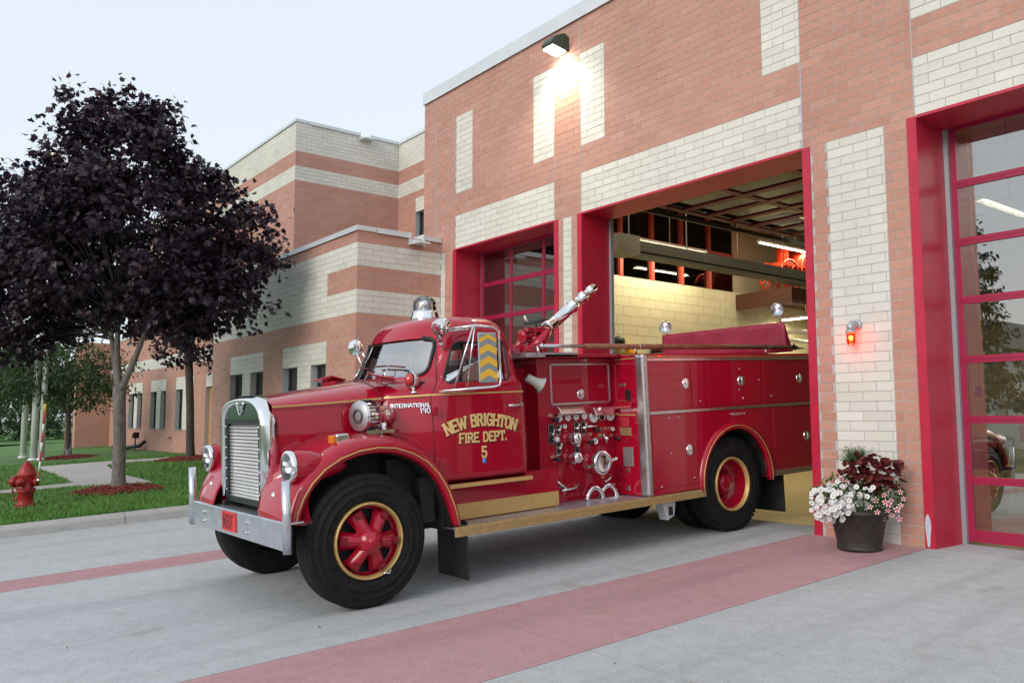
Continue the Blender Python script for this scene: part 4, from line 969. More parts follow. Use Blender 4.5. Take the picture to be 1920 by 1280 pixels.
for pts in ([(1129, 815), (1131, 826), (1138, 832)], [(1133, 902), (1140, 897), (1144, 890)], [(1040, 902), (1052, 911), (1062, 918)], [(1052, 919), (1070, 916), (1086, 910)], [(1098, 800), (1112, 799), (1116, 799)]):
    q.pipe([P3(a, b)+Vector((.03, 0, 0)) for a, b in pts], .011, 6)
    for a, b in (pts[0], pts[-1]): q.tube(P3(a, b), P3(a, b)+Vector((.03, 0, 0)), .010, n=6)
q.build('valve_lever', CHROME, pump)
# chrome step grab on the running board by the panel
q = MB()
for k in (0, 1):
    y_ = 2.76+k*.24; q.pipe([(.80-.05*k, y_-.115+.23*t, .54+.115*math.sin(math.pi*t)**.6) for t in np.linspace(0, 1, 13)], .024, 8)
q.box((.74, 2.62, .526), (.82, 3.15, .54)); q.build('folding_step', CHROME, truck)
# speaker horn behind the cab
a = Vector((.72, *TP(988, 708, .72))); b = Vector((.78, *TP(1014, 722, .78)))
q = MB(); q.lathe([(0, .04), (.05, .043), (.09, .047), (.13, .058), (.17, .082), (.175, .082), (.16, .07), (.1, .03)], a, b-a, 24, False); q.build('speaker_horn', mat('horn_grey', (.42, .43, .40), .5), truck)
# ---- hose body
BX = 1.10; BY0, BY1 = 3.24, 6.75
q = MB(); q.prism([(BY0, .53), (6.75, .56), (6.75, 2.0), (BY0, 2.0)], -BX, BX, 'x')
oc = MB(); oc.lathe([(0, .60), (.75, .60)], (.50, RY+.03, .56), (1, 0, 0), 40, True); oc1 = oc.build('cut_a', BLACK); oc = MB(); oc.lathe([(0, .60), (.75, .60)], (-.50, RY+.03, .56), (-1, 0, 0), 40, True); oc2 = oc.build('cut_b', BLACK)
oc = MB(); oc.box((-.95, BY0+.3, 1.78), (.95, 6.6, 2.2)); oc3 = oc.build('cut_c', BLACK)
oc = MB(); oc.box((-.92, BY0+.25, .3), (.92, 7, .95)); oc4 = oc.build('cut_d', BLACK)
bme = carve(q, [oc1, oc2, oc3, oc4], RED)
for o in (oc1, oc2, oc3, oc4): bpy.data.objects.remove(o)
body = put(bme, 'hose_body', truck); bv = body.modifiers.new('b', 'BEVEL'); bv.width = .01; bv.segments = 2; bv.limit_method = 'ANGLE'; bv.angle_limit = R(50)
bme.materials.clear(); bme.materials.append(RED)
# rear wheel arch flare with pinstripe
for s in (1, -1):
    q = MB(); rings = []; gl = []
    for t in np.linspace(R(-4), R(184), 33):
        cy, cz = RY+.03, .56; ca, sa = math.cos(t), math.sin(t)
        rings.append([(s*x, cy-r*ca, cz+r*sa) for x, r in ((BX-.03, .585), (BX+.03, .588), (BX+.035, .60), (BX+.032, .64), (BX+.004, .665), (BX-.02, .665))]); gl.append((s*(BX+.036), cy-.625*ca, cz+.625*sa))
    q.loft(rings, True, True); af = q.build('wheel_arch', RED, truck); q = MB(); q.pipe(gl, .0055, 5); q.build('pinstripe', GOLD, af)
    q = MB(); q.loft([[(s*.52, RY+.03-.59*math.cos(t), .56+.59*math.sin(t)), (s*1.08, RY+.03-.59*math.cos(t), .56+.59*math.sin(t))] for t in np.linspace(0, math.pi, 25)], False, False); q.build('wheel_well', UNDER, af)
# trims
def side_box(name, m, y0, y1, z0, z1, t=.012, both=True, bev=.003, par=None, x=BX):
    if both: q = MB(); q.box((-x, y0, z0), (-x-t, y1, z1)); q.build(name, m, par or body, bevel=bev)
    q = MB(); q.box((x, y0, z0), (x+t, y1, z1)); return q.build(name, m, par or body, bevel=bev)
side_box('trim_strip', STEEL, 3.30, 6.74, 1.925, 1.955); side_box('trim_strip', STEEL, 3.27, 6.74, 1.368, 1.398); side_box('pinstripe', GOLD, 3.28, 6.74, 1.966, 1.974, .004)
side_box('top_rail', RED, 3.24, 6.74, 1.975, 2.04, .0, False, 0) if False else None
# compartment doors, each a proud panel
cd = []
for px0, px1, zr in ((1214, 1294, (1.42, 1.905)), (1297, 1324, (1.42, 1.905)), (1327, 1427, (1.42, 1.905)), (1432, 1540, (1.42, 1.905)), (1218, 1300, (.60, 1.345))):
    ya = TP(px0, 740, BX)[0]; yb = min(TP(px1, 740, BX)[0], 6.68); d = side_box('compartment_door', RED, ya, yb, zr[0], zr[1], .008, False, .003); cd.append(d)
d6 = side_box('compartment_door', RED, 5.42, 6.68, .66, 1.345, .008, False, .003)
for (px, py), d in (((1285, 719), cd[0]), ((1388, 714), cd[2]), ((1497, 709), cd[3]), ((1293, 843), cd[4]), ((1511, 816), d6)): latch(Vector((BX+.008, *TP(px, py, BX))), .062, d)
q = MB()
for px, py in ((1385, 692), (1385, 731), (1392, 746), (1422, 712), (1392, 747), (1253, 784), (1271, 782), (1258, 850), (1240, 913), (1301, 895), (1312, 752), (1445, 742)): y, z = TP(px, py, BX); q.sphere((BX+.009, y, z), .009, 8, 6)
q.build('screw', STEEL, body)
# maker script on the body side
q = MB(); y, z = TP(1383, 776, BX)
q.pipe([(BX+.006, y-.14+.28*t, z+.018*math.sin(t*34)*(1-.3*t)) for t in np.linspace(0, 1, 60)], .004, 5); q.build('script_badge', CHROME, body)
# front corner column: chrome, scuff plates and labels on the forward return
q = MB(); q.box((.985, BY0-.018, .53), (BX+.014, BY0+.07, 2.0)); q.build('corner_column', STEEL, body, bevel=.03, seg=3)
def FR(px, py):  # on the forward return face
    q_ = WY(px, py, Y0+BY0*math.cos(TH)-.1); 
    for _ in range(4):
        dy = q_[1]-Y0; dz = q_[2]-gz(Y0); yy = dy*math.cos(TH)+dz*math.sin(TH); q_ = WY(px, py, q_[1]+(BY0-yy))
    return Vector((q_[0]-XC, BY0, -(q_[1]-Y0)*math.sin(TH)+(q_[2]-gz(Y0))*math.cos(TH)))
for px, py, w, h, m, nm in ((1174, 809, .16, .085, BRASS, 'brass_plate'), (1179, 856, .14, .20, ALU, 'data_plate'), (1173, 791, .11, .10, mat('red_label', (.45, .03, .05), .5), 'label_plate'), (1178, 741, .07, .115, BLACK, 'meter_window'), (1167, 722, .10, .035, STEEL, 'maker_badge'), (1178, 880, .05, .05, STEEL, 'switch_plate'), (1179, 915, .05, .05, STEEL, 'switch_plate')):
    p = FR(px, py); q = MB(); q.cbox((p.x, p.y-.006, p.z), (w, .012, h)); q.build(nm, m, body, bevel=.003)
p = FR(1174, 761); q = MB(); q.box((p.x-.14, BY0-.05, p.z-.03), (p.x+.12, BY0, p.z+.035)); q.build('return_ledge', RED, body, bevel=.012)
p = FR(1172, 778); q = MB(); q.box((p.x-.17, BY0-.004, p.z-.006), (p.x+.16, BY0, p.z+.006)); q.build('pinstripe', GOLD, body)
p = FR(1174, 673); q = MB(); q.box((p.x-.17, BY0-.004, p.z-.005), (p.x+.16, BY0, p.z+.005)); q.build('pinstripe', GOLD, body)
q = MB(); q.box((BX-.02, 5.40, .55), (BX+.016, 6.74, .61)); q.build('rear_skirt', mat('bronze_skirt', (.3, .24, .16), .4, .5), body, bevel=.004)
# light box hung under the running board
y, z = TP(1252, 958, 1.02); q = MB(); q.prism([(y-.13, .50), (y+.10, .50), (y+.06, z-.05), (y-.05, z-.09)], .94, 1.06, 'x'); lb = q.build('step_light', mat('step_light_grey', (.55, .57, .6), .4, .3), truck, bevel=.008)
q = MB(); q.box((1.06, y-.03, z-.04), (1.066, y+.03, z+.05)); q.build('lens', BLACK, lb)
# grab rail and pike pole along the top edge
RX = .98; pts = [(RX, 1.98, 2.075), (RX, 6.2, 2.085)]
q = MB(); q.tube((RX, 1.95, 2.085), (RX, 2.55, 2.085), .017); pp = q.build('pike_pole', STEEL, truck)
q = MB(); q.tube((RX, 2.55, 2.085), (RX, 6.05, 2.085), .028, n=14); q.build('pole_shaft', WOODPOLE, pp)
q = MB(); q.lathe([(0, .03), (.12, .03), (.14, .018), (.30, .004)], (RX, 6.05, 2.085), (0, 1, -.05), 10); q.tube((RX, 6.12, 2.085), (RX-.05, 6.2, 2.13), .012); q.build('pole_head', BLACK, pp)
q = MB(); q.tube((RX-.1, 3.2, 2.095), (RX-.1, 5.9, 2.105), .022); q.build('pole_shaft', STEEL, pp)
q = MB()
for y in (1.98, 3.32, 5.6): q.tube((RX-.05, y, 2.0), (RX-.05, y, 2.09), .014); q.lathe([(-.012, .03), (.012, .03)], (RX, y, 2.085), (0, 1, 0), 12); q.tube((RX-.05, y, 2.06), (RX, y, 2.07), .01)
q.build('pole_clamp', CHROME, pp)
q = MB(); q.box((-.80, 1.93, 1.99), (.80, 2.6, 2.035)); q.build('pump_deck', ALU, truck)
# ---- deck gun
gy, gzz = TP(1008, 650, 0); 
q = MB(); q.lathe([(0, .16), (.05, .16), (.06, .11), (.18, .10), (.2, .13), (.24, .13)], (0, gy, 2.02), (0, 0, 1), 24); q.sphere((0, gy, 2.29), .10, 16, 10, (1.2, 1.3, .8)); q.tube((0, gy-.24, 2.25), (0, gy+.1, 2.32), .05, .07); q.lathe([(0, .05), (.02, .075), (.06, .075), (.07, .05)], (0, gy-.24, 2.25), (0, 1, .2), 18); q.pipe([(.16, gy-.18, 2.12), (.17, gy-.05, 2.24), (.10, gy+.06, 2.31), (0, gy+.12, 2.34)], .055, 12); q.pipe([(-.16, gy-.18, 2.12), (-.17, gy-.05, 2.24), (-.10, gy+.06, 2.31), (0, gy+.12, 2.34)], .055, 12); q.tube((-.15, gy-.10, 2.14), (.15, gy-.10, 2.14), .06); q.cbox((.13, gy-.05, 2.32), (.05, .12, .05)); q.cbox((.06, gy-.16, 2.33), (.06, .08, .05)); gun = q.build('deck_gun', RED, truck)
a = Vector((0, *TP(1030, 613, 0))); b = Vector((0, *TP(1114, 539, 0))); d = b-a; L = d.length
q = MB(); q.lathe([(-.05, .085), (0, .085), (.02, .07), (L*.48, .062), (L*.49, .078), (L*.53, .078), (L*.54, .055), (L*.70, .05), (L*.71, .068), (L*.76, .068), (L*.77, .048), (L*.88, .044), (L*.89, .058), (L*.93, .058), (L*.94, .046), (L, .05), (L+.002, .035), (L-.08, .03)], a, d, 24, False); q.build('nozzle', CHROME, gun)
q = MB(); cw = Vector((.10, *TP(1003, 603, .1))); up_ = Vector((0, -.25, 1)).normalized(); u = Vector((1, 0, 0)); w = up_.cross(u)
q.pipe([cw+u*.13*math.cos(t)+w*.13*math.sin(t) for t in np.linspace(0, 6.2832, 29)], .012, 6)
for t in (0.4, 2.5, 4.6): q.tube(cw, cw+u*.125*math.cos(t)+w*.125*math.sin(t), .008, n=6)
q.tube(cw, cw-up_*.16, .014); q.build('hand_wheel', BLACK, gun)
q = MB(); q.tube(cw-u*.13, cw-u*.13+Vector((0, -.04, .07)), .012); q.build('crank_grip', WHITE, gun)
# ---- hose-bed cover: vinyl curtain across the bed, lamps on its end posts
ty_ = 5.93; q = MB(); rows = []
for j, zz in enumerate(np.linspace(2.40, 2.03, 7)):
    rows.append([(x, ty_+.012*math.sin(x*9+j*.7)*(j/6)+.01*math.sin(x*23+j), zz) for x in np.linspace(-1.03, 1.0, 48)])
q.loft(rows, False, False); tp = q.build('hose_bed_cover', MAROON, truck); so = tp.modifiers.new('t', 'SOLIDIFY'); so.thickness = .006
q = MB(); q.prism([(ty_, 2.36), (ty_+.14, 2.03), (ty_, 2.03)], .99, 1.0, 'x'); q.prism([(ty_, 2.36), (ty_+.14, 2.03), (ty_, 2.03)], -1.03, -1.02, 'x'); q.add([(-1.02, ty_+.01, 2.355), (.99, ty_+.01, 2.355), (.99, ty_+.14, 2.03), (-1.02, ty_+.14, 2.03)], [(0, 1, 2, 3)]); q.build('cover_end', MAROON, tp)
def spot(c, axis, r=.08, parent=truck, post=None, name='spotlight'):
    ax = Vector(axis).normalized(); c = Vector(c)
    q = MB(); q.lathe([(.0, r), (-.012, r*1.06), (-.03, r*1.04), (-.07, r*.9), (-.12, r*.55), (-.14, r*.2), (-.142, .001)], c, ax, 26, False)
    if post is not None: q.tube(c-ax*.05, post, .012, n=8); q.lathe([(0, .03), (.03, .022)], post, (0, 0, 1), 12)
    s_ = q.build(name, CHROME, parent); q = MB(); q.lathe([(-.004, r*.97), (.008, r*.7), (.014, .001)], c, ax, 24, False); q.build('lens', MATS['headlight_glass'], s_); q = MB(); q.lathe([(-.006, r*.95), (-.03, r*.6), (-.045, .001)], c, ax, 20, False); q.build('reflector', mat('lamp_reflector', (.8, .82, .85), .2, 1) if 'lamp_reflector' not in MATS else MATS['lamp_reflector'], s_); return s_
spot((.93, ty_-.05, 2.56), (.35, -1, -.05), .085, truck, (.93, ty_+.02, 2.36)); 
lx = -.93; spot((lx, ty_-.05, 2.50), (.45, -1, -.05), .085, truck, (lx, ty_+.02, 2.34))
# ---- cab fittings
by, bz = TP(797, 592, 0); by = 1.30; bz = cabtree.ray_cast(Vector((0, by, 4)), Vector((0, 0, -1)))[0].z
q = MB(); q.lathe([(-.02, .145), (.02, .142), (.06, .13), (.085, .128), (.09, .11)], (0, by, bz), (0, 0, 1), 32); be = q.build('beacon', CHROME, truck)
q = MB(); q.lathe([(.088, .115), (.15, .115), (.19, .105), (.22, .08), (.238, .04), (.243, .001)], (0, by, bz), (0, 0, 1), 32, False); q.build('dome', glass('beacon_dome', (.92, .93, .94), 1.45, .1), be)
q = MB(); q.sphere((.03, by-.02, bz+.15), .06, 14, 9); q.build('bulb', CHROME, be); q = MB(); q.box((-.08, by+.01, bz+.09), (.08, by+.03, bz+.19)); q.build('reflector', STEEL, be)
# pillar spotlights
y, z = TP(827, 617, .84); q = MB(); ax = Vector((.1, -.45, -.35)).normalized(); c = Vector((.84, y-.02, z))
q.lathe([(-.02, .075), (0, .08), (.03, .078), (.09, .06), (.13, .03), (.145, .002)], c, -ax, 26, False); ps = q.build('pillar_spotlight', CHROME, truck)
q = MB(); q.lathe([(-.02, .074), (-.028, .05), (-.031, .001)], c, -ax, 22, False); q.build('lens', MATS['headlight_glass'], ps)
q = MB(); q.tube(c, (.80, y+.02, z-.12), .016); q.sphere((.79, y+.03, z-.13), .025, 10, 8); q.tube((.79, y+.03, z-.13), (.72, y+.1, z-.18), .012); q.build('mount', CHROME, ps)
y = .60; p = None
for yy in np.linspace(.2, 1.4, 120):
    w_ = Vector((-.98, yy, 0)); 
fx = -.93
yb_, zb_ = TP(664, 652, fx); c = Vector((fx, yb_, zb_))
q = MB(); ax = Vector((.35, -1, 0)).normalized(); q.lathe([(-.0, .085), (.02, .088), (.06, .075), (.1, .04), (.115, .002)], c, -ax, 26, False); ps = q.build('pillar_spotlight', CHROME, truck); q = MB(); q.lathe([(.0, .083), (-.01, .05), (-.012, .001)], c, -ax, 22, False); q.build('lens', MATS['headlight_glass'], ps)
q = MB(); hk = proj_x(1.06, 2.0, -1)[0]; q.tube(c-ax*.05, (hk.x, hk.y, 2.06), .012); q.tube(c, (hk.x-.0, hk.y-.02, 1.9), .010); q.build('mount', CHROME, ps)
# cowl warning lamp (red) on the near side
y, z = TP(772, 712, .74); h = cabtree.ray_cast(Vector((.74, y, 3)), Vector((0, 0, -1)))[0]; c = Vector((.74, y-.02, z))
q = MB(); ax = Vector((.25, -1, .1)).normalized(); q.lathe([(0, .06), (.01, .066), (.04, .064), (.08, .05), (.12, .02), (.13, .001)], c, -ax, 24, False, True, (1, 1.15)); rl = q.build('warning_lamp', CHROME, truck)
q = MB(); q.lathe([(0, .052), (-.02, .045), (-.035, .025), (-.04, .001)], c, -ax, 20, False, True, (.85, 1.1)); q.build('red_lens', REDLENS, rl); q = MB(); q.tube(c+Vector((0, .03, -.05)), (c.x, c.y+.04, (h.z if h else z-.12)-.01), .015); q.lathe([(0, .04), (.02, .02)], (c.x, c.y+.04, (h.z if h else z-.12)-.005), (0, 0, 1), 14); q.build('mount', CHROME, rl)
# wipers
for x0, x1 in ((.36, .03), (-.3, -.55)):
    a = proj_y(x0, 1.85)[0]; q = MB()
    if x0 > 0: pv = Vector((.30, .64, 1.83)); tip = proj_y(.27, 1.935); bl0 = proj_y(.05, 1.94); bl1 = proj_y(.46, 1.915)
    else: pv = Vector((-.34, .66, 1.83)); tip = proj_y(-.30, 1.93); bl0 = proj_y(-.48, 1.90); bl1 = proj_y(-.1, 1.93)
    q.tube(pv, tip[0]+tip[1]*.03, .007, n=6); wi = q.build('wiper', CHROME, truck); q = MB(); mids = [bl0[0]+bl0[1]*.02, tip[0]+tip[1]*.022, bl1[0]+bl1[1]*.02]; q.pipe(mids, .008, 5); q.build('wiper_blade', mat('wiper_maroon', (.12, .01, .02), .5) if 'wiper_maroon' not in MATS else MATS['wiper_maroon'], wi)
# door handle, hinges
y, z = TP(968, 759, .93); q = MB(); q.pipe([(.935, y+.06, z), (.965, y+.05, z), (.965, y-.09, z-.004), (.955, y-.11, z-.004)], .012, 8); q.lathe([(0, .022), (.012, .02)], (.93, y+.06, z), (1, 0, 0), 14); q.build('door_handle', CHROME, door_n)
for px, py in ((829, 770), (833, 866)):
    y, z = TP(px, py, .93); q = MB(); q.cbox((.925, .795, z), (.03, .045, .07)); q.build('hinge', RED, door_n, bevel=.008)
# mirror with reflective chevrons on its back, on tube arms
mx = 1.13; m0 = TP(894, 624, mx); m1 = TP(929, 720, mx); yA, yB = m0[0], m0[0]+.20; zB, zA = m0[1], TP(897, 718, mx)[1]
q = MB(); q.box((mx, yA, zA), (mx+.02, yB, zB)); mir = q.build('side_mirror', mat('mirror_back', (.35, .45, .5), .35, .5), truck, bevel=.012)
YEL = mat('chevron_yellow', (.85, .5, .05), .45); BLU = mat('chevron_silver', (.22, .33, .36), .4, .3)
yc = (yA+yB)/2; hh = (zB-zA); 
for k in range(4):
    zc = zA+hh*(.04+.25*k)
    q = MB()
    for a, b in ((yA+.006, yc), (yc, yB-.006)):
        z0_ = zc if a < yc-.001 else zc+.045; z1_ = zc+.045 if a < yc-.001 else zc
        w_ = .062; top = min(w_, zB-.01-max(z0_, z1_))
        if top > .01: q.add([(mx+.0225, a, z0_), (mx+.0225, b, z1_), (mx+.0225, b, z1_+top), (mx+.0225, a, z0_+top)], [(0, 1, 2, 3)])
    if q.v: q.build('chevron', YEL if k < 3 else YEL, mir)
q = MB(); zt_, zb2 = zB+.03, zA-.04; yl = TP(857, 625, 1.0)[0]
q.pipe([(.88, yl-.02, zt_+.02), (mx+.01, yl+.10, zt_+.03), (mx+.01, yB-.02, zt_+.02), (mx+.01, yB+.03, zt_-.02), (mx+.01, yB+.035, zA+.02), (mx+.01, yB+.02, zb2+.01), (mx+.01, yB-.05, zb2), (.93, yl-.12, zb2-.02)], .012, 8)
q.tube((.86, 1.0, zt_+.01), (.86, 1.3, zt_+.03), .014); q.tube((mx, yl+.08, zt_+.02), (.95, yl-.02, zb2), .008, n=6); q.tube((mx, yl+.10, zt_+.02), (.99, yl+.09, zb2), .008, n=6)
q.box((.915, yl-.16, zb2-.035), (.935, yl+.22, zb2-.012)); q.build('mirror_bracket', CHROME, mir)
# lettering on the driver door: gold with black drop shade
def on_door(cy, cz, arcR=None, lift=.014):
    def f(a, b):
        if arcR: th = a/arcR; y = cy+(arcR+b)*math.sin(th); z = cz+(arcR+b)*math.cos(th)-arcR
        else: y = cy+a; z = cz+b
        h, no = proj_x(y, z, 1); return (h+no*lift, no)
    return f
l1 = TP(903, 806, .93); l2 = TP(906, 830, .93); l3 = TP(907, 858, .93); l4 = TP(907, 864, .93)
for txt, hgt, cy, cz, ar_, th_, sp in (('NEW BRIGHTON', .096, l1[0]+.005, TP(903, 797, .93)[1], 1.05, .020, 1.0), ('FIRE DEPT.', .078, l2[0], TP(906, 827, .93)[1], None, .0165, 1.0), ('5', .092, l3[0], TP(907, 857, .93)[1], None, .018, 1.0)):
    tot = sum(LET[c][0] for c in txt)*hgt; want = {'NEW BRIGHTON': .775, 'FIRE DEPT.': .53, '5': tot}[txt]; sq = want/tot
    q = lettering(txt, hgt, on_door(cy+.009, cz-.008, ar_, .0125), th_*1.05, .0012, True, sp, sq); q.build('letter_shade', BLACK, door_n)
    q = lettering(txt, hgt, on_door(cy, cz, ar_, .0140), th_, .0016, True, sp, sq); q.build('lettering', mat('gold_lettering', (.82, .6, .25), .35, .2) if 'gold_lettering' not in MATS else MATS['gold_lettering'], door_n)
h, no = proj_x(*TP(907, 864, .93), 1); q = MB(); q.lathe([(.012, .022), (.0145, .022), (.0145, .001)], h, no, 20, False); q.build('blue_dot', mat('blue_dot_paint', (.05, .3, .75), .4), door_n)
q = lettering('INTERNATIONAL', .032, on_door(TP(776, 766, .80)[0], TP(776, 764, .80)[1], None, .006), .0055, .006, False, 1.0, 1.02); q.build('chrome_script', CHROME, cab)
q = lettering('190', .042, on_door(TP(801, 775, .86)[0], TP(801, 774.5, .86)[1], None, .006), .006, .006, False, 1.0, 1.1); q.build('chrome_script', CHROME, cab)
# ================================================================== VEGETATION
def leaf_mat(name, c1, c2, rough=.5, trans=.25):
    m, n, p = _principled(name); p.inputs['Roughness'].default_value = rough; p.inputs['Specular IOR Level'].default_value = .4
    at = n.nodes.new('ShaderNodeAttribute'); at.attribute_name = 'rnd'
    r = n.nodes.new('ShaderNodeValToRGB'); r.color_ramp.elements[0].color = (*c1, 1); r.color_ramp.elements[1].color = (*c2, 1)
    n.links.new(at.outputs['Fac'], r.inputs[0]); n.links.new(r.outputs[0], p.inputs['Base Color'])
    tr = n.nodes.new('ShaderNodeBsdfTranslucent'); n.links.new(r.outputs[0], tr.inputs[0]); mx = n.nodes.new('ShaderNodeMixShader'); mx.inputs[0].default_value = trans
    o = n.nodes['Material Output']; n.links.new(p.outputs[0], mx.inputs[1]); n.links.new(tr.outputs[0], mx.inputs[2]); n.links.new(mx.outputs[0], o.inputs[0])
    return m
# maple leaf outline (five pointed lobes), stem at origin
_half = [(.28, -.05), (.26, .12), (.52, .30), (.30, .44), (.30, .62), (.13, .58)]
MAPLE = [(0, .0)]+_half+[(0, 1.0)]+[(-x, y) for x, y in _half[::-1]]
OVAL = [(0, 0), (.18, .25), (.22, .5), (.15, .78), (0, 1), (-.15, .78), (-.22, .5), (-.18, .25)]
def leaves(points, outline, size, droop=.6, fold=.15):
    """points: [(pos, outward dir)] -> vertices/faces/random values of separate leaves"""
    ol = np.array(outline); k = len(ol); N = len(points); P = np.array([p for p, d in points]); Dv = np.array([d for p, d in points])
    rng = np.random.default_rng(3+N); s = size*rng.uniform(.65, 1.2, N)
    tip = Dv*rng.uniform(.3, 1, (N, 1))+rng.normal(0, .5, (N, 3)); tip[:, 2] -= droop; tip /= np.linalg.norm(tip, axis=1)[:, None]
    nr = rng.normal(0, .55, (N, 3)); nr[:, 2] += .9; nr += Dv*.35
    side = np.cross(tip, nr); side /= np.linalg.norm(side, axis=1)[:, None]; nr = np.cross(side, tip)
    loc = ol[:, 0][None, :, None]*side[:, None, :]+(ol[:, 1]-.1)[None, :, None]*tip[:, None, :]-np.abs(ol[:, 0])[None, :, None]*fold*2*nr[:, None, :]
    V = P[:, None, :]+loc*s[:, None, None]
    vs = V.reshape(-1, 3).tolist(); fs = [tuple(range(i*k, i*k+k)) for i in range(N)]
    return vs, fs, rng.random(N).tolist()
def crown_points(lobes, n_clump, per, spread, shell=.55):
    pts = []; vol = [a[1][0]*a[1][1]*a[1][2] for a in lobes]; tot = sum(v**.67 for v in vol); clumps = []
    for (c, r), v in zip(lobes, vol):
        for _ in range(int(n_clump*v**.67/tot)+1):
            d = np.random.normal(0, 1, 3); d /= np.linalg.norm(d); rad = shell+(1-shell)*random.random()**.6
            if d[2] < -.3 and random.random() < .3: d[2] = -d[2]*.3
            cp = np.array(c)+d*np.array(r)*rad; clumps.append((cp, d))
            L = spread*random.uniform(.5, 1.2)
            for _ in range(int(per*random.uniform(.5, 1.4))):
                t = random.random(); o = np.clip(np.random.normal(0, .5, 3), -.85, .85)*L*np.array([1, 1, .55]); pts.append((cp+o+d*L*t*.7, d))
    return pts, clumps
def limb(mb, a, b, r0, r1, bend=.1, n=6, seg=7):
    a = Vector(a); b = Vector(b); pts = []; rr = []
    off = Vector((random.uniform(-1, 1), random.uniform(-1, 1), random.uniform(-.3, .3)))*bend*(b-a).length
    for i in range(seg+1): t = i/seg; pts.append(a.lerp(b, t)+off*math.sin(math.pi*t)); rr.append(r0+(r1-r0)*t)
    mb.pipe(pts, rr, n); return pts
def tree(name, base, forks, lobes, leafm, barkm, n_clump, per, spread, size, outline, label, cat, trunk_r, group=None, trunk_top=None, droop=.6, shell=.55, fork_r=.6):
    root = empty(name, base); tag(root, label, cat, group)
    B = Vector(base); tr = MB(); tt = Vector(trunk_top) if trunk_top is not None else B+Vector((0, 0, 2))
    rings = []; tr.pipe([B+Vector((0, 0, -.05)), B+Vector((0, 0, .06)), B.lerp(tt, .15), B.lerp(tt, .5)+Vector((.015, .01, 0)), B.lerp(tt, .85), tt], [trunk_r*1.45, trunk_r*1.2, trunk_r*1.02, trunk_r*.95, trunk_r*.97, trunk_r*.98], 14)
    for f in forks: limb(tr, tt-Vector((0, 0, .12)), f, trunk_r*fork_r, trunk_r*.28, .05, 9, 9)
    pts, clumps = crown_points(lobes, n_clump, per, spread, shell)
    adopt(tr.build('trunk', barkm), root)
    br = MB()
    for cp, d in random.sample(clumps, min(len(clumps), 150)):
        f = min(forks, key=lambda q: (Vector(q)-Vector(cp)).length); s = Vector(f).lerp(tt, random.uniform(0, .3)); limb(br, s, cp, .015, .004, .06, 5, 5)
    adopt(br.build('branches', BARKD), root)
    vs, fs, rn = leaves(pts, outline, size, droop); q = MB(); q.rnd = rn; q.add(vs, fs, False); adopt(q.build('crown', leafm, fixn=False), root)
    return root
BARK = mat('grey_bark', (.17, .155, .145), .9, 0, var=.35, vscale=9, bump=.5, bscale=22, stretch=(3, 3, .6))
BARKD = mat('dark_bark', (.07, .06, .055), .9, 0, var=.35, vscale=9, bump=.5, bscale=22, stretch=(3, 3, .6))
PURPLE = leaf_mat('purple_maple_leaf', (.012, .010, .024), (.056, .026, .042), .4, .22)
GREENL = leaf_mat('green_leaf', (.022, .05, .016), (.055, .105, .03), .5, .3)
def at_depth(px, py, ref):
    """point on the ray through a pixel at the same camera depth as ref"""
    d = (np.array(ref)-_C)@_fw; r = ray(px, py); return _C+r*(d/(r@_fw))
T1 = np.array([TREE1[0], TREE1[1], lz(TREE1[0], TREE1[1])])
def lobe(px, py, rpx, ref, dz=0, flat=.85):
    py = py+max(0, (330-py))*.16; rpx = rpx*.93; c = at_depth(px, py, ref); c = c+_fw*dz; m = F_PX/((np.array(ref)-_C)@_fw); return (c, (rpx/m, rpx/m, rpx/m*flat))
l1_ = [lobe(222, 250, 82, T1, 0, .95), lobe(148, 240, 52, T1, .3, .8), lobe(295, 240, 58, T1, -.2, .8), lobe(230, 350, 150, T1, 0, .8), lobe(120, 380, 105, T1, .5, .8), lobe(345, 335, 56, T1, .2, .7), lobe(60, 440, 90, T1, .3, .8),
       lobe(240, 470, 200, T1, -.3, .75), lobe(400, 400, 70, T1, .1, .6), lobe(455, 420, 55, T1, .2, .6), lobe(440, 500, 75, T1, .1, .7), lobe(100, 530, 130, T1, .2, .7), lobe(360, 540, 110, T1, -.2, .7), lobe(0, 570, 110, T1, .4, .7), lobe(230, 570, 110, T1, .8, .5), lobe(-70, 480, 110, T1, .5, .8), lobe(440, 570, 50, T1, .0, .8), lobe(70, 620, 60, T1, 0, .5), lobe(20, 650, 60, T1, 0, .5), lobe(340, 610, 55, T1, 0, .6), lobe(485, 470, 35, T1, .1, .5), lobe(30, 350, 45, T1, .2, .6), lobe(140, 180, 32, T1, 0, .7), lobe(290, 190, 40, T1, 0, .6), lobe(215, 175, 26, T1, 0, .9)]
ttop = at_depth(224, 725, T1)
fk = [at_depth(206, 600, T1), at_depth(226, 560, T1), at_depth(290, 600, T1)-_fw*.2, at_depth(160, 520, T1)+_fw*.6, at_depth(330, 520, T1)-_fw*.8, at_depth(225, 330, T1)]
tree('maple_tree', T1, [fk[0], fk[1], fk[2]], l1_, PURPLE, BARK, 1350, 24, .34, .13, MAPLE, 'large dark purple maple with smooth grey trunk forking above the lawn by the kerb', 'tree', .115, 'purple maples on the lawn', ttop, fork_r=.62)
T2 = np.array([TREE2[0], TREE2[1], lz(TREE2[0], TREE2[1])])
l2_ = [lobe(350, 560, 95, T2, 0, .9), lobe(430, 570, 70, T2, -.3, .9), lobe(300, 600, 70, T2, .2, .7), lobe(385, 630, 55, T2, -.2, .6), lobe(330, 655, 40, T2, 0, .6), lobe(385, 480, 90, T2, 0, .8), lobe(465, 600, 35, T2, 0, .8), lobe(385, 670, 22, T2, 0, .7)]
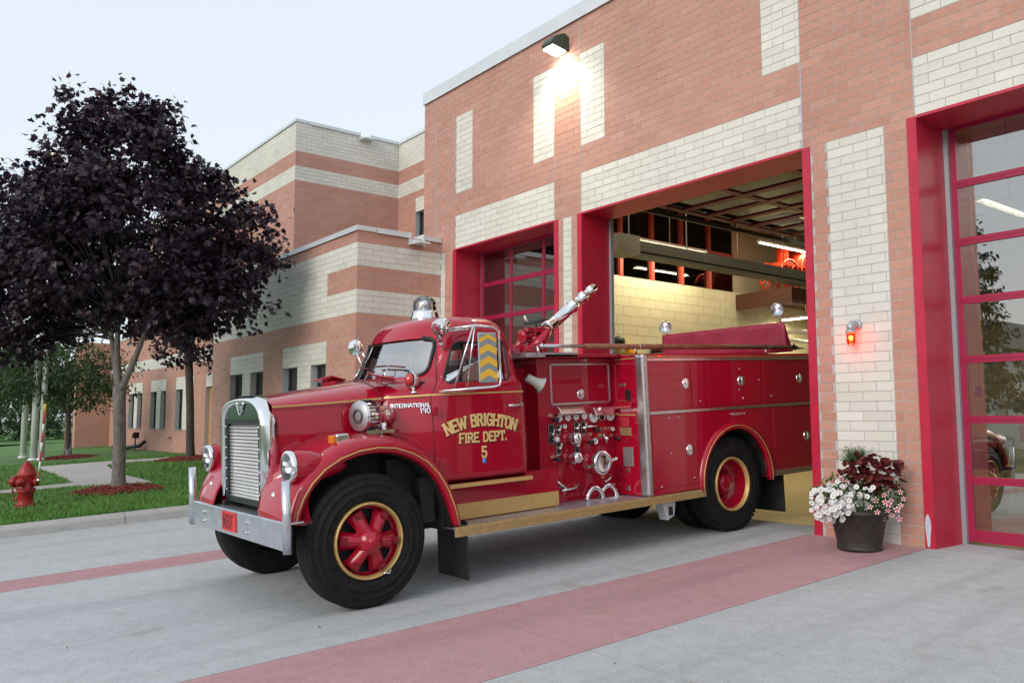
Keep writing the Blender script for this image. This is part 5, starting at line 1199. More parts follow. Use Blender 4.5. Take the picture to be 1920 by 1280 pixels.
tree('maple_tree', T2, [at_depth(352, 540, T2), at_depth(385, 560, T2), at_depth(325, 590, T2)], l2_, PURPLE, BARKD, 450, 18, .36, .125, MAPLE, 'purple maple with straight dark trunk close to the brick office wall', 'tree', .11, 'purple maples on the lawn', at_depth(354, 660, T2))
T3 = np.array([TREE3[0], TREE3[1], lz(TREE3[0], TREE3[1])])
l3_ = [lobe(120, 720, 75, T3, 0, .55), lobe(60, 715, 65, T3, .3, .5), lobe(175, 735, 60, T3, 0, .55), lobe(130, 675, 60, T3, 0, .6), lobe(190, 690, 50, T3, .4, .7), lobe(10, 730, 60, T3, .5, .6), lobe(60, 670, 60, T3, .4, .5)]
t3 = tree('small_tree', T3, [at_depth(135, 720, T3), at_depth(100, 725, T3), at_depth(165, 720, T3)], l3_, GREENL, BARKD, 420, 20, .45, .13, OVAL, 'small green staked tree with a grey trunk guard beside the flagpoles', 'tree', .07, None, at_depth(128, 775, T3))
q = MB(); q.tube(Vector(T3)+Vector((0, 0, -.02)), Vector(T3)+Vector((0, 0, .62)), .10, .09, n=14); adopt(q.build('trunk_guard', mat('trunk_guard_grey', (.3, .33, .36), .6)), t3)
sp_ = at_depth(121, 850, T3); q = MB(); q.tube((sp_[0], sp_[1], lz(sp_[0], sp_[1])-.05), (sp_[0], sp_[1], lz(sp_[0], sp_[1])+2.1), .03, n=8); adopt(q.build('stake', mat('stake_wood', (.45, .33, .22), .8)), t3)
# hedge and the trees beyond it
def foliage_mass(lobes, n_clump, per, spread, size, m, name, label, cat, kind=None, shell=.4):
    pts, _ = crown_points(lobes, n_clump, per, spread, shell); vs, fs, rn = leaves(pts, OVAL, size, .2); q = MB(); q.rnd = rn; q.add(vs, fs); o = q.build(name, m, fixn=False); tag(o, label, cat, kind=kind); return o
HEDGEM = leaf_mat('hedge_leaf', (.015, .04, .012), (.045, .085, .022), .55, .2)
hl = [((-52, y, .8), (1.6, 1.4, 1.15)) for y in np.arange(-4, 9.5, 1.6)]
foliage_mass(hl, 900, 16, .4, .2, HEDGEM, 'hedge', 'long dark green hedge behind the flagpoles', 'hedge')
for i, (px, y0, R_, hh, lab) in enumerate(((-40, -2, 5.2, 10, 'tall green tree beyond the hedge, furthest from the station'), (40, 4, 3.4, 6.2, 'rounded green tree beyond the hedge behind the flagpoles'), (150, 11, 3.6, 6.5, 'pale green tree showing over the roof of the end wing'))):
    base = on_plane(px, 838, (1, 0, 0), -66-4*i); b = np.array([base[0], base[1], -.1])
    lb = [((b[0]+random.uniform(-.5, .5)*R_, b[1]+random.uniform(-.6, .6)*R_, hh*.6+random.uniform(-.3, .35)*hh), (R_*.5, R_*.55, hh*.22)) for _ in range(9)]
    tree('green_tree', b, [b+np.array([0, 0, hh*.6]), b+np.array([.6, 1, hh*.55]), b+np.array([.4, -1.2, hh*.55])], lb, GREENL, BARKD, 260, 16, .9, .42, OVAL, lab, 'tree', .2, 'trees beyond the hedge', b+np.array([0, 0, hh*.3]))
# ================================================================== LAWN FURNITURE
POLEM = mat('flagpole_white', (.72, .74, .76), .35, 0, var=.04)
fp = []
for (px, py), lab in (((43, 857), 'thick white flagpole standing furthest from the small tree'), ((62, 861), 'middle white flagpole of the three on the lawn'), ((77, 861), 'white flagpole nearest the small tree')):
    b = lawn_pt(px, py); zb = lz(b[0], b[1]); root = empty('flagpole', (b[0], b[1], zb)); tag(root, lab, 'flagpole', 'flagpoles on the lawn')
    r = .105 if px != 77 else .09
    q = MB(); q.lathe([(-.02, r*1.5), (.04, r*1.5), (.06, r)], (b[0], b[1], zb), (0, 0, 1), 18); adopt(q.build('base_collar', POLEM), root)
    q = MB(); q.lathe([(.02, r), (4, r*.95), (10, r*.5)], (b[0], b[1], zb), (0, 0, 1), 18); adopt(q.build('pole', POLEM), root); q = MB(); q.sphere((b[0], b[1], zb+10.08), .1); adopt(q.build('finial', GOLD), root); fp.append((b, zb, root))
b, zb, root = fp[1]; fl = at_depth(72, 385, b)
fm, n_, p_ = _principled('flag_cloth'); p_.inputs['Roughness'].default_value = .8
q = MB(); rows = []
for j in range(7): rows.append([(b[0]+.1+.02*i, b[1]+.08+.10*i, fl[2]+.6-j*.2-.02*i+.03*math.sin(i*.9+j*.5)) for i in range(10)])
q.loft(rows, False, False)
FLR_ = mat('flag_red', (.55, .04, .05), .8); FLB = mat('flag_blue', (.03, .06, .3), .8); fo = adopt(q.build('flag', [FLR_, FLB, WHITE]), root)
for i, pl_ in enumerate(fo.data.polygons):
    r_, c_ = divmod(i, 9); pl_.material_index = 1 if (r_ < 3 and c_ < 4) else (0 if r_ % 2 == 0 else 2)
# fire hydrant
hb = lawn_pt(47, 950); hz = lz(hb[0], hb[1]); hyd = empty('fire_hydrant', (hb[0], hb[1], hz)); tag(hyd, 'red fire hydrant with a striped marker rod on the grass', 'hydrant')
hs = 85/ (F_PX/((np.array([hb[0], hb[1], hz])-_C)@_fw))   # its height in metres
HM = mat('hydrant_red', (.30, .012, .015), .4, 0, var=.2, vscale=12, bump=.12, bscale=30); k = hs/.80
def HL(pr): return [(d*k, r*k) for d, r in pr]
q = MB(); q.lathe(HL([(-.03, .165), (.02, .165), (.025, .135), (.05, .125), (.24, .12), (.26, .15), (.29, .15), (.30, .125), (.50, .13), (.54, .15), (.565, .155), (.575, .14), (.62, .135), (.68, .11), (.73, .075), (.755, .045), (.76, .03), (.80, .028), (.80, .001)]), (hb[0], hb[1], hz), (0, 0, 1), 32); adopt(q.build('barrel', HM), hyd)
q = MB(); c = Vector((hb[0], hb[1], hz+.43*k)); lf = Vector((-_rt[0], -_rt[1], 0)); tw = Vector((-_fw[0], -_fw[1], 0)).normalized()
q.lathe(HL([(.10, .075), (.17, .075), (.175, .095), (.245, .095), (.255, .06), (.27, .04), (.31, .03), (.31, .001)]), c, lf, 20); q.lathe(HL([(.10, .06), (.15, .06), (.155, .075), (.20, .075), (.21, .03), (.24, .025), (.24, .001)]), c, tw, 20); q.lathe(HL([(.10, .06), (.15, .06), (.155, .075), (.2, .075), (.21, .03), (.24, .001)]), c, -lf, 20); adopt(q.build('outlet_cap', HM), hyd)
q = MB()
for i in range(8):
    a = i*.785; q.lathe([(0, .014), (.03, .014)], (hb[0]+.14*k*math.cos(a), hb[1]+.14*k*math.sin(a), hz+.285*k), (0, 0, 1), 6); q.lathe([(0, .014), (.03, .014)], (hb[0]+.15*k*math.cos(a), hb[1]+.15*k*math.sin(a), hz+.015), (0, 0, 1), 6)
adopt(q.build('flange_bolt', HM), hyd)
q = MB(); p0 = c+lf*.25*k+Vector((0, 0, -.06)); p1 = c+lf*.12*k+Vector((0, 0, -.13)); q.pipe([p0.lerp(p1, t)+Vector((0, 0, -.24*k*math.sin(math.pi*t))) for t in np.linspace(0, 1, 14)], .011, 6); adopt(q.build('cap_chain', HM), hyd)
s0 = at_depth(72, 900, (hb[0], hb[1], hz)); s1 = at_depth(85, 757, (hb[0], hb[1], hz)); ST = [FLR_, WHITE]
q = MB(); q.sphere(tuple(s0), .035, 10, 8); q.tube(s0, Vector(s0)-Vector((_rt[0], _rt[1], 0))*.16+Vector((0, 0, -.03)), .012); adopt(q.build('marker_clamp', STEEL), hyd)
seg_ = [(0, .12, FLR_), (.12, .25, WHITE), (.25, .37, FLR_), (.37, .5, WHITE), (.5, .62, FLR_), (.62, .74, WHITE), (.74, .90, FLR_), (.90, 1, mat('marker_yellow', (.8, .5, .05), .5))]
for a, b2, m in seg_: q = MB(); A, B_ = Vector(s0), Vector(s1); q.tube(A.lerp(B_, a), A.lerp(B_, b2), .014, n=8); adopt(q.build('marker_rod', m), hyd)
# ground floodlight by the far wall and a black drain hose
b = lawn_pt(335, 838); q = MB(); y_ = DY-.35; x_ = far_x(271, 820); q.prism([(x_-.0, .66), (x_+.26, .78), (x_+.26, .58), (x_+.12, .55)], y_-.10, y_+.10, 'y'); q.box((x_+.12, y_-.02, .1), (x_+.16, y_+.02, .60)); tag(q.build('ground_floodlight', BLACK, bevel=.01), 'small black ground floodlight by the far brick wall', 'floodlight')
xa_ = far_x(238, 836); q = MB(); q.pipe([(xa_, DY-.5, .17), (xa_+1.6, DY-.45, .19), (far_x(275, 836), DY-.25, .28), (far_x(277, 836), DY-.1, .45)], .07, 8); tag(q.build('drain_hose', BLACK), 'black drain hose lying at the foot of the brick wall', 'hose')
q = MB(); x_ = far_x(320, 823); q.tube((x_, DY, .62), (x_, DY-.12, .62), .03); q.tube((x_, DY-.12, .62), (x_, DY-.13, .54), .02); q.lathe([(0, .05), (.01, .05)], (x_, DY-.07, .66), (0, 0, 1), 10); tag(q.build('hose_bib', BRASS), 'small brass hose tap on the office wall', 'tap')
# ================================================================== PLANTER
pb = WY(1612, 1028, 7.74); PZ = gz(7.74); PC = Vector((pb[0]-.0, 7.74, PZ))
planter = empty('flower_planter', PC); tag(planter, 'dark round planter of white petunias and maroon coleus at the pier', 'planter')
q = MB(); q.lathe([(0, .20), (.012, .208), (.03, .208), (.04, .203), (.05, .207), (.07, .205), (.08, .208), (.34, .262), (.345, .275), (.38, .28), (.385, .268), (.34, .25), (.32, .001)], PC, (0, 0, 1), 40, True); adopt(q.build('pot', mat('pot_dark', (.032, .028, .026), .55, 0, var=.3, vscale=14, bump=.15, bscale=25)), planter)
q = MB(); q.lathe([(.325, .255), (.345, .1), (.35, .001)], PC, (0, 0, 1), 20, False); adopt(q.build('soil', mat('potting_soil', (.03, .02, .015), .95)), planter)
rtv = Vector((_rt[0], _rt[1], 0)); fwv = Vector((_fw[0], _fw[1], 0)).normalized(); upv = Vector((0, 0, 1))
def PP(px, py, dep=0.0):
    return Vector(at_depth(px, py, PC+Vector((0, 0, .3))+fwv*dep))
def petal_disc(n, r, inner, cup, mats2=None):
    q = MB(); 
    for k in range(n):
        a0 = 2*math.pi*k/n; w = math.pi/n*1.02; pts = [(0, 0, -cup)]
        for t in (-1, -.75, -.35, 0, .35, .75, 1):
            rr = r*(.86+.14*math.cos(t*1.4)) if inner == 0 else r*(1-.35*abs(t)**1.5); pts.append((rr*math.cos(a0+w*t), rr*math.sin(a0+w*t), -.12*r*abs(t)+.03*r*math.cos(5*t)))
        q.add(pts, [(0, i, i+1) for i in range(1, 7)], False)
    return q
WP = mat('white_petal', (.70, .70, .73), .6); RP = mat('red_petal', (.45, .02, .06), .6); CL = leaf_mat('coleus_leaf', (.08, .012, .016), (.19, .04, .035), .45, .15); PG = leaf_mat('planter_green', (.03, .09, .02), (.09, .19, .05), .5, .3)
YEL2 = mat('flower_throat', (.55, .5, .18), .7)
wq_ = petal_disc(5, .026, 0, .010); wq_.cur = 1; wq_.lathe([(-.004, .007), (-.001, .0065), (.001, .001)], (0, 0, 0), (0, 0, 1), 8, False); wme = wq_.mesh('white_flower', [WP, YEL2])
q = petal_disc(5, .027, 1, .006); qm = q.mesh('striped_flower', RP); qs = MB()
for k in range(5): a = 2*math.pi*k/5+.3; qs.add([(.004*math.cos(a), .004*math.sin(a), .002), (.026*math.cos(a-.22), .026*math.sin(a-.22), .004), (.03*math.cos(a), .03*math.sin(a), .003), (.026*math.cos(a+.22), .026*math.sin(a+.22), .004)], [(0, 1, 2, 3)])
sme = qs.mesh('petal_stripe', WHITE)
def face_cam(p, jitter=.5):
    d = (Vector((0, 0, CAM_H))-p).normalized()+Vector((random.uniform(-1, 1), random.uniform(-1, 1), random.uniform(-.3, 1)))*jitter; return d.to_track_quat('Z', 'Y').to_euler()
random.seed(11)
cnt = 0
while cnt < 120:
    a = random.uniform(0, 1); px = 1520+random.random()*108; py = 905+random.random()*72
    e = ((px-1568)/58)**2+((py-942)/38)**2
    if e > 1 or (px > 1600 and py > 965): continue
    p = PP(px, py, -.30+.14*e+random.uniform(-.05, .05)); o = inst(wme, 'white_flower', planter, p-PC, face_cam(p), random.uniform(.8, 1.2)); cnt += 1
for px, py in [(1570, 902), (1606, 912), (1622, 915), (1632, 918), (1626, 930), (1612, 926), (1637, 913)]: p = PP(px, py, -.28); inst(wme, 'white_flower', planter, p-PC, face_cam(p), .95)
for px, py in [(1665, 918), (1688, 922), (1658, 928), (1671, 938), (1642, 937), (1666, 945), (1689, 947), (1682, 955), (1665, 957), (1632, 950), (1645, 960), (1686, 972), (1672, 965), (1655, 972), (1694, 935), (1660, 941), (1578, 898), (1588, 903)]:
    p = PP(px, py, -.24+random.uniform(-.06, .06)); r_ = face_cam(p); o = inst(qm, 'striped_flower', planter, p-PC, r_, random.uniform(.85, 1.15)); inst(sme, 'petal_stripe', o)
# coleus leaves, large and overlapping
COL_OUT = [(0, 0), (.22, .1), (.36, .32), (.36, .55), (.24, .8), (0, 1.05), (-.24, .8), (-.36, .55), (-.36, .32), (-.22, .1)]
cl = []
for _ in range(230):
    px = random.uniform(1580, 1688); py = random.uniform(850, 925); e = ((px-1634)/54)**2+((py-888)/38)**2
    if e < 1: cl.append((np.array(PP(px, py, -.22+.16*e)), np.array([-_fw[0]*1.3+_rt[0]*(px-1632)/60, -_fw[1]*1.3+_rt[1]*(px-1632)/60, .1])))
vs, fs, rn = leaves(cl, COL_OUT, .10, .25, .10); q = MB()
leafme = []
for i in range(len(fs)):
    q = MB(); q.rnd = [rn[i]]; f = fs[i]; q.add([Vector(vs[j])-PC for j in f], [tuple(range(len(f)))]); q.build('coleus_leaf', CL, planter, fixn=False)
gp = []
for _ in range(1700):
    px = random.uniform(1518, 1700); py = random.uniform(890, 975); e = ((px-1607)/92)**2+((py-930)/46)**2
    if e < 1: gp.append((np.array(PP(px, py, -.24+.2*e+random.uniform(-.05, .1))), np.array([-_fw[0]*.6, -_fw[1]*.6, .3])))
vs, fs, rn = leaves(gp, OVAL, .045, .3); q = MB(); q.rnd = rn; q.add([Vector(v)-PC for v in vs], fs); o = q.build('foliage', PG, planter, fixn=False)
q = MB(); q.rnd = None
for _ in range(330):   # feathery plant at the top
    b0 = PP(random.uniform(1590, 1625), 872, -.02); t_ = PP(random.gauss(1603, 18), random.uniform(834, 866), random.uniform(-.08, .08)); q.add([b0, b0.lerp(t_, .5)+Vector((random.uniform(-.01, .01), 0, .004)), t_], [(0, 1, 2)])
    for k in (.5, .7, .9):
        c_ = b0.lerp(t_, k); v_ = Vector((random.uniform(-1, 1), random.uniform(-1, 1), random.uniform(0, 1)))*.022; q.add([c_, c_+v_, c_+v_*.6+Vector((0, 0, .006))], [(0, 1, 2)])
q.v = [tuple(Vector(v)-PC) for v in q.v]; o = q.build('feathery_foliage', mat('feathery_green', (.07, .12, .05), .6), planter, fixn=False)
# ================================================================== OUTSIDE LAMPS
# caged red lamp on the pier
lx_, lz_ = -4.655, 2.12; ly_ = DY-.14; lamp = empty('caged_wall_lamp', (lx_, DY-.006, lz_)); tag(lamp, 'lit red caged lamp on the cream brick pier', 'lamp')
GALV = mat('galvanised', (.42, .45, .48), .45, .5)
q = MB(); q.lathe([(0, .055), (.03, .055), (.035, .04)], (lx_, DY-.006, lz_+.10), (0, -1, 0), 20); q.pipe([(lx_, DY-.03, lz_+.10), (lx_, ly_+.03, lz_+.105), (lx_, ly_, lz_+.085), (lx_, ly_, lz_+.03)], .038, 12); q.lathe([(0, .05), (-.03, .052)], (lx_, ly_, lz_+.04), (0, 0, 1), 20); adopt(q.build('bracket', GALV), lamp)
q = MB(); q.lathe([(.012, .036), (-.08, .036), (-.105, .028), (-.115, .001)], (lx_, ly_, lz_), (0, 0, 1), 20, False); gl_ = adopt(q.build('red_globe', glass('red_globe_glass', (1.0, .12, .05), 1.45, .02)), lamp); gl_.visible_shadow = True
q = MB(); q.sphere((lx_, ly_, lz_-.04), .02, 10, 8, (1, 1, 1.5)); adopt(q.build('bulb', mat('bulb_glow', (1, .8, .5), .5, emit=(1, .5, .12), es=55)), lamp)
q = MB()
for i in range(6): a = i*math.pi/3; q.pipe([(lx_+.045*math.cos(a), ly_+.045*math.sin(a), lz_+.01), (lx_+.045*math.cos(a), ly_+.045*math.sin(a), lz_-.09), (lx_+.02*math.cos(a), ly_+.02*math.sin(a), lz_-.128)], .0035, 5)
for z in (-.02, -.06): q.pipe([(lx_+.046*math.cos(t), ly_+.046*math.sin(t), lz_+z) for t in np.linspace(0, 6.2832, 19)], .0035, 5)
adopt(q.build('cage', mat('cage_red', (.4, .02, .02), .5)), lamp)
pl_ = bpy.data.lights.new('red_lamp_light', 'POINT'); pl_.energy = 1.9; pl_.color = (1, .13, .05); pl_.shadow_soft_size = .03; po = bpy.data.objects.new('red_lamp_light', pl_); COL.objects.link(po); po.location = (lx_, ly_, lz_-.04); adopt(po, lamp)
# wall-pack floodlight over the pier, lit
fx_, fz_ = -9.28, 6.92; fl_ = empty('wall_floodlight', (fx_, DY-.006, fz_)); tag(fl_, 'dark bronze wall pack floodlight shining down the brick wall', 'floodlight')
q = MB(); q.prism([(DY-.006, fz_-.10), (DY-.006, fz_+.14), (DY-.10, fz_+.18), (DY-.30, fz_+.08), (DY-.36, fz_-.02), (DY-.34, fz_-.06), (DY-.05, fz_-.10)], fx_-.125, fx_+.125, 'x'); adopt(q.build('housing', mat('bronze_housing', (.06, .085, .065), .5, .3), bevel=.012), fl_)
q = MB(); q.prism([(DY-.325, fz_-.064), (DY-.325, fz_-.075), (DY-.07, fz_-.115), (DY-.07, fz_-.101)], fx_-.11, fx_+.11, 'x'); adopt(q.build('lens', mat('flood_lens_glow', (1, 1, .9), .4, emit=(1, .93, .72), es=45)), fl_)
al = bpy.data.lights.new('floodlight_light', 'SPOT'); al.energy = 190; al.color = (1, .88, .62); al.spot_size = R(125); al.spot_blend = .9; al.shadow_soft_size = .08; ao = bpy.data.objects.new('floodlight_light', al); COL.objects.link(ao); ao.location = (fx_, DY-.20, fz_-.13); ao.rotation_euler = (R(14), 0, 0); adopt(ao, fl_)
# ================================================================== INSIDE THE STATION
TUBE = mat('fluorescent_tube', (1, 1, .95), .5, emit=(1, .90, .62), es=9)
def strip_light(x, y, z, L, along='y', lab='', energy=70):
    r = empty('strip_light', (x, y, z)); tag(r, lab, 'strip light', 'fluorescent fixtures in the bay')
    q = MB(); dx, dy = (.05, L/2) if along == 'y' else (L/2, .05); q.box((x-dx, y-dy, z), (x+dx, y+dy, z+.05)); adopt(q.build('housing', WHITE), r)
    q = MB()
    for o_ in (0,):
        if along == 'y': q.tube((x+o_, y-L/2+.03, z-.02), (x+o_, y+L/2-.03, z-.02), .014, n=8)
        else: q.tube((x-L/2+.03, y+o_, z-.02), (x+L/2-.03, y+o_, z-.02), .018, n=8)
    adopt(q.build('tube', TUBE), r)
    if z < 6:
        q = MB(); q.tube((x, y, z+.06), (x, y, 6.4), .01, n=6); adopt(q.build('hanger', STEEL), r)
    l = bpy.data.lights.new('strip_light_glow', 'AREA'); l.shape = 'RECTANGLE'; l.size = .2 if along == 'y' else L; l.size_y = L if along == 'y' else .2; l.energy = energy*.72; l.color = (1, .86, .55)
    o = bpy.data.objects.new('strip_light_glow', l); COL.objects.link(o); o.location = (x, y, z-.05); adopt(o, r); return r
strip_light(-12.0, 13.6, 4.98, 2.4, 'y', 'long lit strip light along the gallery side of the bay', 75)
strip_light(-11.3, 17.0, 5.25, 2.4, 'y', 'lit strip light above the mezzanine edge', 60)
strip_light(-9.6, 12.6, 5.9, 1.2, 'y', 'short ceiling strip light above the raised glass door', 70)
strip_light(-7.6, 14.5, 6.0, 1.2, 'x', 'ceiling strip light over the fire engine body', 70)
strip_light(-7.6, 19.5, 5.9, 2.4, 'y', 'ceiling strip light over the middle of the bay floor', 70)
strip_light(2.5, 20, 6.0, 2.4, 'y', 'ceiling strip light near the inner right wall', 90)
_p = WY(1872, 560, 23.0); strip_light(float(_p[0]), 23.0, float(_p[2]), 1.3, 'x', 'lit strip light hanging above the generator behind the glass door', 90)
strip_light(-11.7, 18.2, 3.75, 1.4, 'x', 'bright strip light under the brown mezzanine', 45)
strip_light(-11.4, 10.2, 5.6, 1.8, 'y', 'strip light behind the small glass door', 50)
# exhaust duct with unit
q = MB(); A = WX(1165, 460, -10.6); B_ = WX(1515, 540, -10.6); q.box((-10.72, A[1], A[2]-.08), (-10.48, B_[1]+1, A[2]+.12)); q.box((-10.76, A[1]-.0, A[2]-.16), (-10.44, B_[1]+1, A[2]-.12)); q.box((-10.62, A[1], A[2]-.12), (-10.58, B_[1]+1, A[2]-.08)); du = q.build('exhaust_duct', mat('duct_grey', (.04, .039, .034), .5, .2)); tag(du, 'long grey exhaust rail hanging along the open bay', 'duct')
q = MB(); q.box((-10.85, A[1]-.25, A[2]-.17), (-10.40, A[1]+.28, A[2]+.17)); q.build('fan_box', mat('fan_box_grey', (.16, .15, .13), .5, .3), du)
q = MB()
for y in np.arange(A[1]+.2, B_[1], 1.6): q.tube((-10.6, y, A[2]+.14), (-10.6, y, 6.4), .012, n=6)
q.build('hanger', STEEL, du)
# antique red hose carriage on the mezzanine
cw0 = empty('hose_carriage', (-11.6, 17.6, 4.24)); tag(cw0, 'antique red spoked hose carriage displayed on the mezzanine', 'carriage'); CR = mat('carriage_red', (.55, .05, .02), .4)
for x, r, y in ((-11.95, .5, 17.9), (-11.25, .5, 17.9), (-11.9, .36, 17.0), (-11.3, .36, 17.0)):
    q = MB(); q.pipe([(x, y+r*math.cos(t), 4.24+r+.02+r*math.sin(t)) for t in np.linspace(0, 6.2832, 33)], .022, 6); q.lathe([(-.07, .05), (.07, .05)], (x, y, 4.26+r), (1, 0, 0), 14)
    for k in range(12): a = k*math.pi/6; q.tube((x, y, 4.26+r), (x, y+r*math.cos(a), 4.26+r+r*math.sin(a)), .014, n=5)
    adopt(q.build('wheel', CR), cw0)
q = MB(); q.tube((-11.95, 17.9, 4.76), (-11.25, 17.9, 4.76), .03); q.tube((-11.9, 17, 4.62), (-11.3, 17, 4.62), .03); q.box((-11.85, 16.9, 4.85), (-11.35, 18.1, 4.95)); q.tube((-11.85, 17.9, 5.1), (-11.35, 17.9, 5.1), .28, n=20); q.lathe([(0, .14), (.3, .14), (.32, .18), (.34, .18)], (-11.6, 17.15, 4.95), (0, 0, 1), 18); q.tube((-11.6, 16.9, 4.8), (-11.6, 16.6, 4.5), .03); adopt(q.build('frame', CR), cw0)
# white pipes and heater below the mezzanine
q = MB()
for x, z in ((-11.3, 3.3), (-11.5, 3.1)): q.pipe([(x, 19.3, .5), (x, 19.3, z), (x, 17.3, z), (x-.9, 17.3, z)], .05, 8)
tag(q.build('pipework', WHITE), 'white painted pipes under the brown mezzanine', 'pipes')
# helmets and coats on the block wall
for i, (px, py, m, lab) in enumerate(((1161, 636, BLACK, 'black fire helmet hanging by the door edge on the block wall'), (1184, 650, YEL, 'yellow fire helmet on the wall between two dark ones'), (1231, 652, mat('helmet_dark', (.05, .02, .015), .4), 'dark brown fire helmet at the end of the wall row'))):
    p = WX(px, py+4, -12.38); q = MB(); q.sphere(tuple(p), .15, 14, 8, (.8, 1, .8)); q.lathe([(0, .22), (.02, .2)], (p[0], p[1], p[2]-.1), (0, 0, 1), 18); hm = q.build('fire_helmet', m); tag(hm, lab, 'helmet', 'helmets on the block wall'); q = MB(); q.box((-12.52, p[1]-.02, p[2]-.02), (p[0], p[1]+.02, p[2]+.02)); q.build('peg', STEEL, hm)
# hanging yellow cord with blue plug behind the right-hand door
a = WY(1825, 470, 10.5); b = WY(1835, 733, 10.5); q = MB(); q.pipe([(a[0], 10.5, 6.4), (a[0], 10.5, a[2]), (a[0]+.03, 10.5, (a[2]+b[2])/2), (b[0], 10.5, b[2]+.05)], .012, 6); co = q.build('hanging_cord', mat('cord_yellow', (.7, .6, .08), .5)); tag(co, 'yellow power cord hanging with a blue plug behind the glass', 'cord'); q = MB(); q.lathe([(.05, .03), (0, .04), (-.06, .05), (-.07, .03)], (b[0], 10.5, b[2]), (0, 0, 1), 14); q.build('plug', mat('plug_blue', (.1, .3, .5), .4), co)
# generator
gc = on_plane(1838, 862, (0, 0, 1), 0); s_ = 1.0; gx, gy_ = -9.6, 22.0
gx, gy_ = float(WY(1842, 850, 21)[0]), 21.0; ge_ = empty('generator', (gx, gy_, 0)); tag(ge_, 'black framed portable generator on the bay floor', 'generator')
q = MB()
for dx in (-.55, .55):
    for dy in (-.35, .35): q.tube((gx+dx, gy_+dy, .08), (gx+dx, gy_+dy, .78), .03)
    q.tube((gx+dx, gy_-.35, .78), (gx+dx, gy_+.35, .78), .03); q.tube((gx+dx, gy_-.35, .1), (gx+dx, gy_+.35, .1), .03)
for dy in (-.35, .35): q.tube((gx-.55, gy_+dy, .78), (gx+.55, gy_+dy, .78), .03); q.tube((gx-.55, gy_+dy, .1), (gx+.55, gy_+dy, .1), .03)
adopt(q.build('frame', BLACK), ge_); q = MB(); q.box((gx-.5, gy_-.3, .12), (gx+.1, gy_+.3, .5)); q.tube((gx+.1, gy_, .35), (gx+.5, gy_, .35), .2, n=18); adopt(q.build('engine', UNDER, bevel=.03), ge_); q = MB(); q.box((gx-.45, gy_-.28, .54), (gx+.45, gy_+.28, .72)); adopt(q.build('fuel_tank', mat('tank_maroon', (.12, .02, .02), .4), bevel=.05), ge_)
q = MB()
for dx in (-.45, .45): q.lathe([(-.05, .12), (.05, .12)], (gx+dx, gy_-.42, .12), (0, 1, 0), 18)
adopt(q.build('wheel', RUBBER), ge_)
# red pickup parked inside, tail toward the glass
kx = float(WY(1912, 800, 19)[0])+1.0; ky = 19.0; pk = empty('pickup_truck', (kx, ky+2.5, 0)); tag(pk, 'red pickup parked inside behind the closed glass door', 'pickup')
q = MB(); q.prism([(ky, .55), (ky+5.2, .55), (ky+5.2, 1.1), (ky+3.9, 1.15), (ky+3.4, 1.75), (ky+2.1, 1.78), (ky+1.9, 1.2), (ky, 1.2)], kx-.95, kx+.95, 'x'); adopt(q.build('body', RED, bevel=.06, seg=3), pk)
q = MB(); q.prism([(ky+2.2, 1.22), (ky+3.7, 1.2), (ky+3.32, 1.68), (ky+2.3, 1.7)], kx-.96, kx+.96, 'x'); adopt(q.build('window', DKGLASS), pk)
q = MB(); q.box((kx-.95, ky-.12, .42), (kx+.95, ky+.05, .62)); adopt(q.build('bumper', CHROME, bevel=.03), pk)
for s in (-1, 1): q = MB(); q.box((kx+s*.93-.06, ky-.03, .78), (kx+s*.93+.03, ky+.04, 1.12)); adopt(q.build('tail_light', REDLENS), pk)
q = MB(); q.box((kx-.68, ky-.025, .72), (kx-.3, ky+.0, 1.05)); adopt(q.build('tailgate_panel', WHITE), pk)
for s in (-1, 1):
    for y in (ky+1.1, ky+4.3): q = MB(); q.lathe([(-.12, .36), (-.1, .4), (.1, .4), (.12, .36)], (kx+s*.85, y, .40), (1, 0, 0), 26); adopt(q.build('wheel', RUBBER), pk)
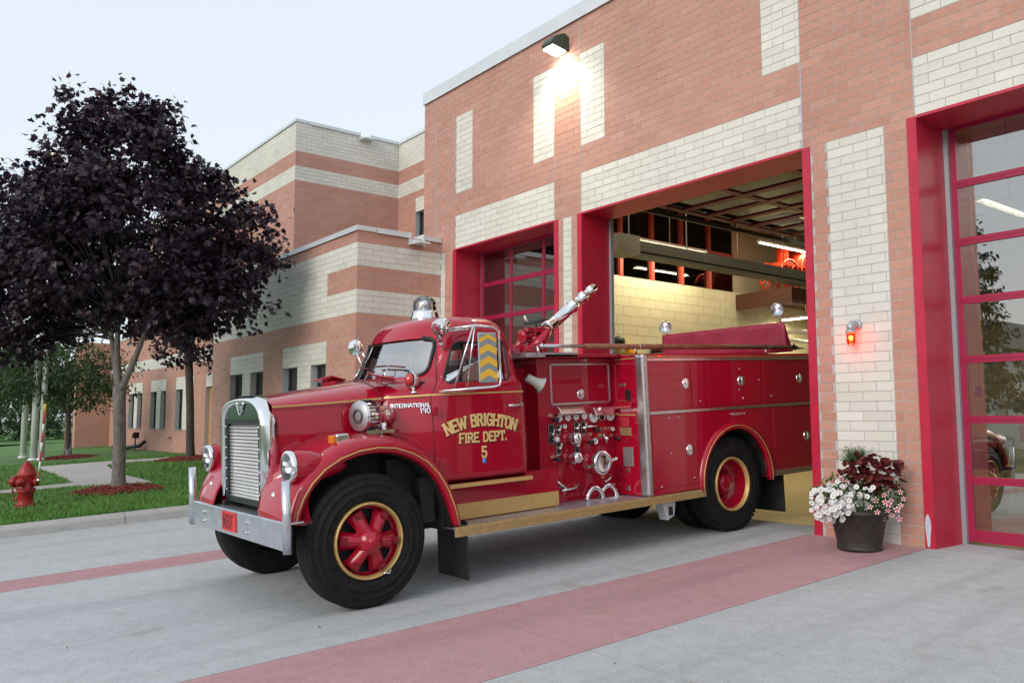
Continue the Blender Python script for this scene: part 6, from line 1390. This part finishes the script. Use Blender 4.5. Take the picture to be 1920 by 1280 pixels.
# ================================================================== ACROSS THE STREET (seen in the glass)
sid = MB()
hx, hy = -26.5, -45.0; hz0 = gz(-4)-.16; ho = empty('white_house', (hx, hy, hz0)); tag(ho, 'white clapboard gabled house mirrored in the closed glass door', 'house')
q = MB(); q.prism([(hx-3.0, hz0), (hx+3.0, hz0), (hx+3.0, 4.6), (hx, 8.2), (hx-3.0, 4.6)], hy-8, hy, 'y'); adopt(q.build('wall', WHITE), ho)
q = MB()
for z in np.arange(hz0+.2, 8.0, .18):
    w_ = 3.0 if z < 4.6 else 3.0*(8.2-z)/3.6; q.box((hx-w_, hy, z), (hx+w_, hy+.02, z+.15))
o = adopt(q.build('clapboard', WHITE), ho); o['kind'] = 'stuff'
q = MB()
for s in (-1, 1): q.prism([(hx+s*3.4, 4.1), (hx, 8.3), (hx, 8.55), (hx+s*3.6, 4.25)], hy-8.3, hy+.4, 'y')
adopt(q.build('roof', mat('shingle_grey', (.13, .13, .14), .9)), ho)
for dx, z0 in ((-.9, 4.4), (.2, 4.4), (-1.8, 1.0), (.9, 1.0)):
    q = MB(); q.box((hx+dx, hy+.02, z0), (hx+dx+.8, hy+.06, z0+1.5)); adopt(q.build('window', DKGLASS), ho)
CONI = leaf_mat('conifer_needles', (.008, .02, .010), (.025, .05, .018), .6, .1)
for (x, y, h, lb_) in ((-20.5, -30.0, 12.5, 'tall dark conifer across the street mirrored in the glass door'), (-14.0, -32, 9, 'shorter conifer across the street beside the taller one')):
    b = np.array([x, y, hz0]); lb = [((x, y, hz0+h*(.25+.09*i)), (2.6*(1-i/9.5)+.25, 2.6*(1-i/9.5)+.25, .5)) for i in range(9)]
    tree('conifer_tree', b, [b+np.array([0, 0, h*.98])], lb, CONI, BARKD, 330, 22, .5, .3, OVAL, lb_, 'tree', .2, 'conifers across the street', b+np.array([0, 0, h*.3]))

# ================================================================== LEAF LITTER on the apron (uncountable specks)
q = MB()
for _ in range(60):
    x = random.uniform(-12.8, 1.5); y = random.uniform(.8, 8.0); z = gz(y)+.003; a = random.uniform(0, 6.28); L = random.uniform(.006, .02)*(1 if random.random() < .85 else 1.8); w = L*random.uniform(.25, .6)
    u = Vector((math.cos(a), math.sin(a), 0)); v = Vector((-u.y, u.x, 0)); c = Vector((x, y, z)); q.add([c-u*L, c+v*w+Vector((0, 0, .004)), c+u*L+Vector((0, 0, .003)), c-v*w+Vector((0, 0, .002))], [(0, 1, 2), (0, 2, 3)])
tag(q.build('leaf_litter', mat('dry_litter', (.09, .07, .05), .9, 0, var=.5, vscale=3), fixn=False), 'dry leaf scraps scattered over the concrete apron', 'leaf litter', kind='stuff')
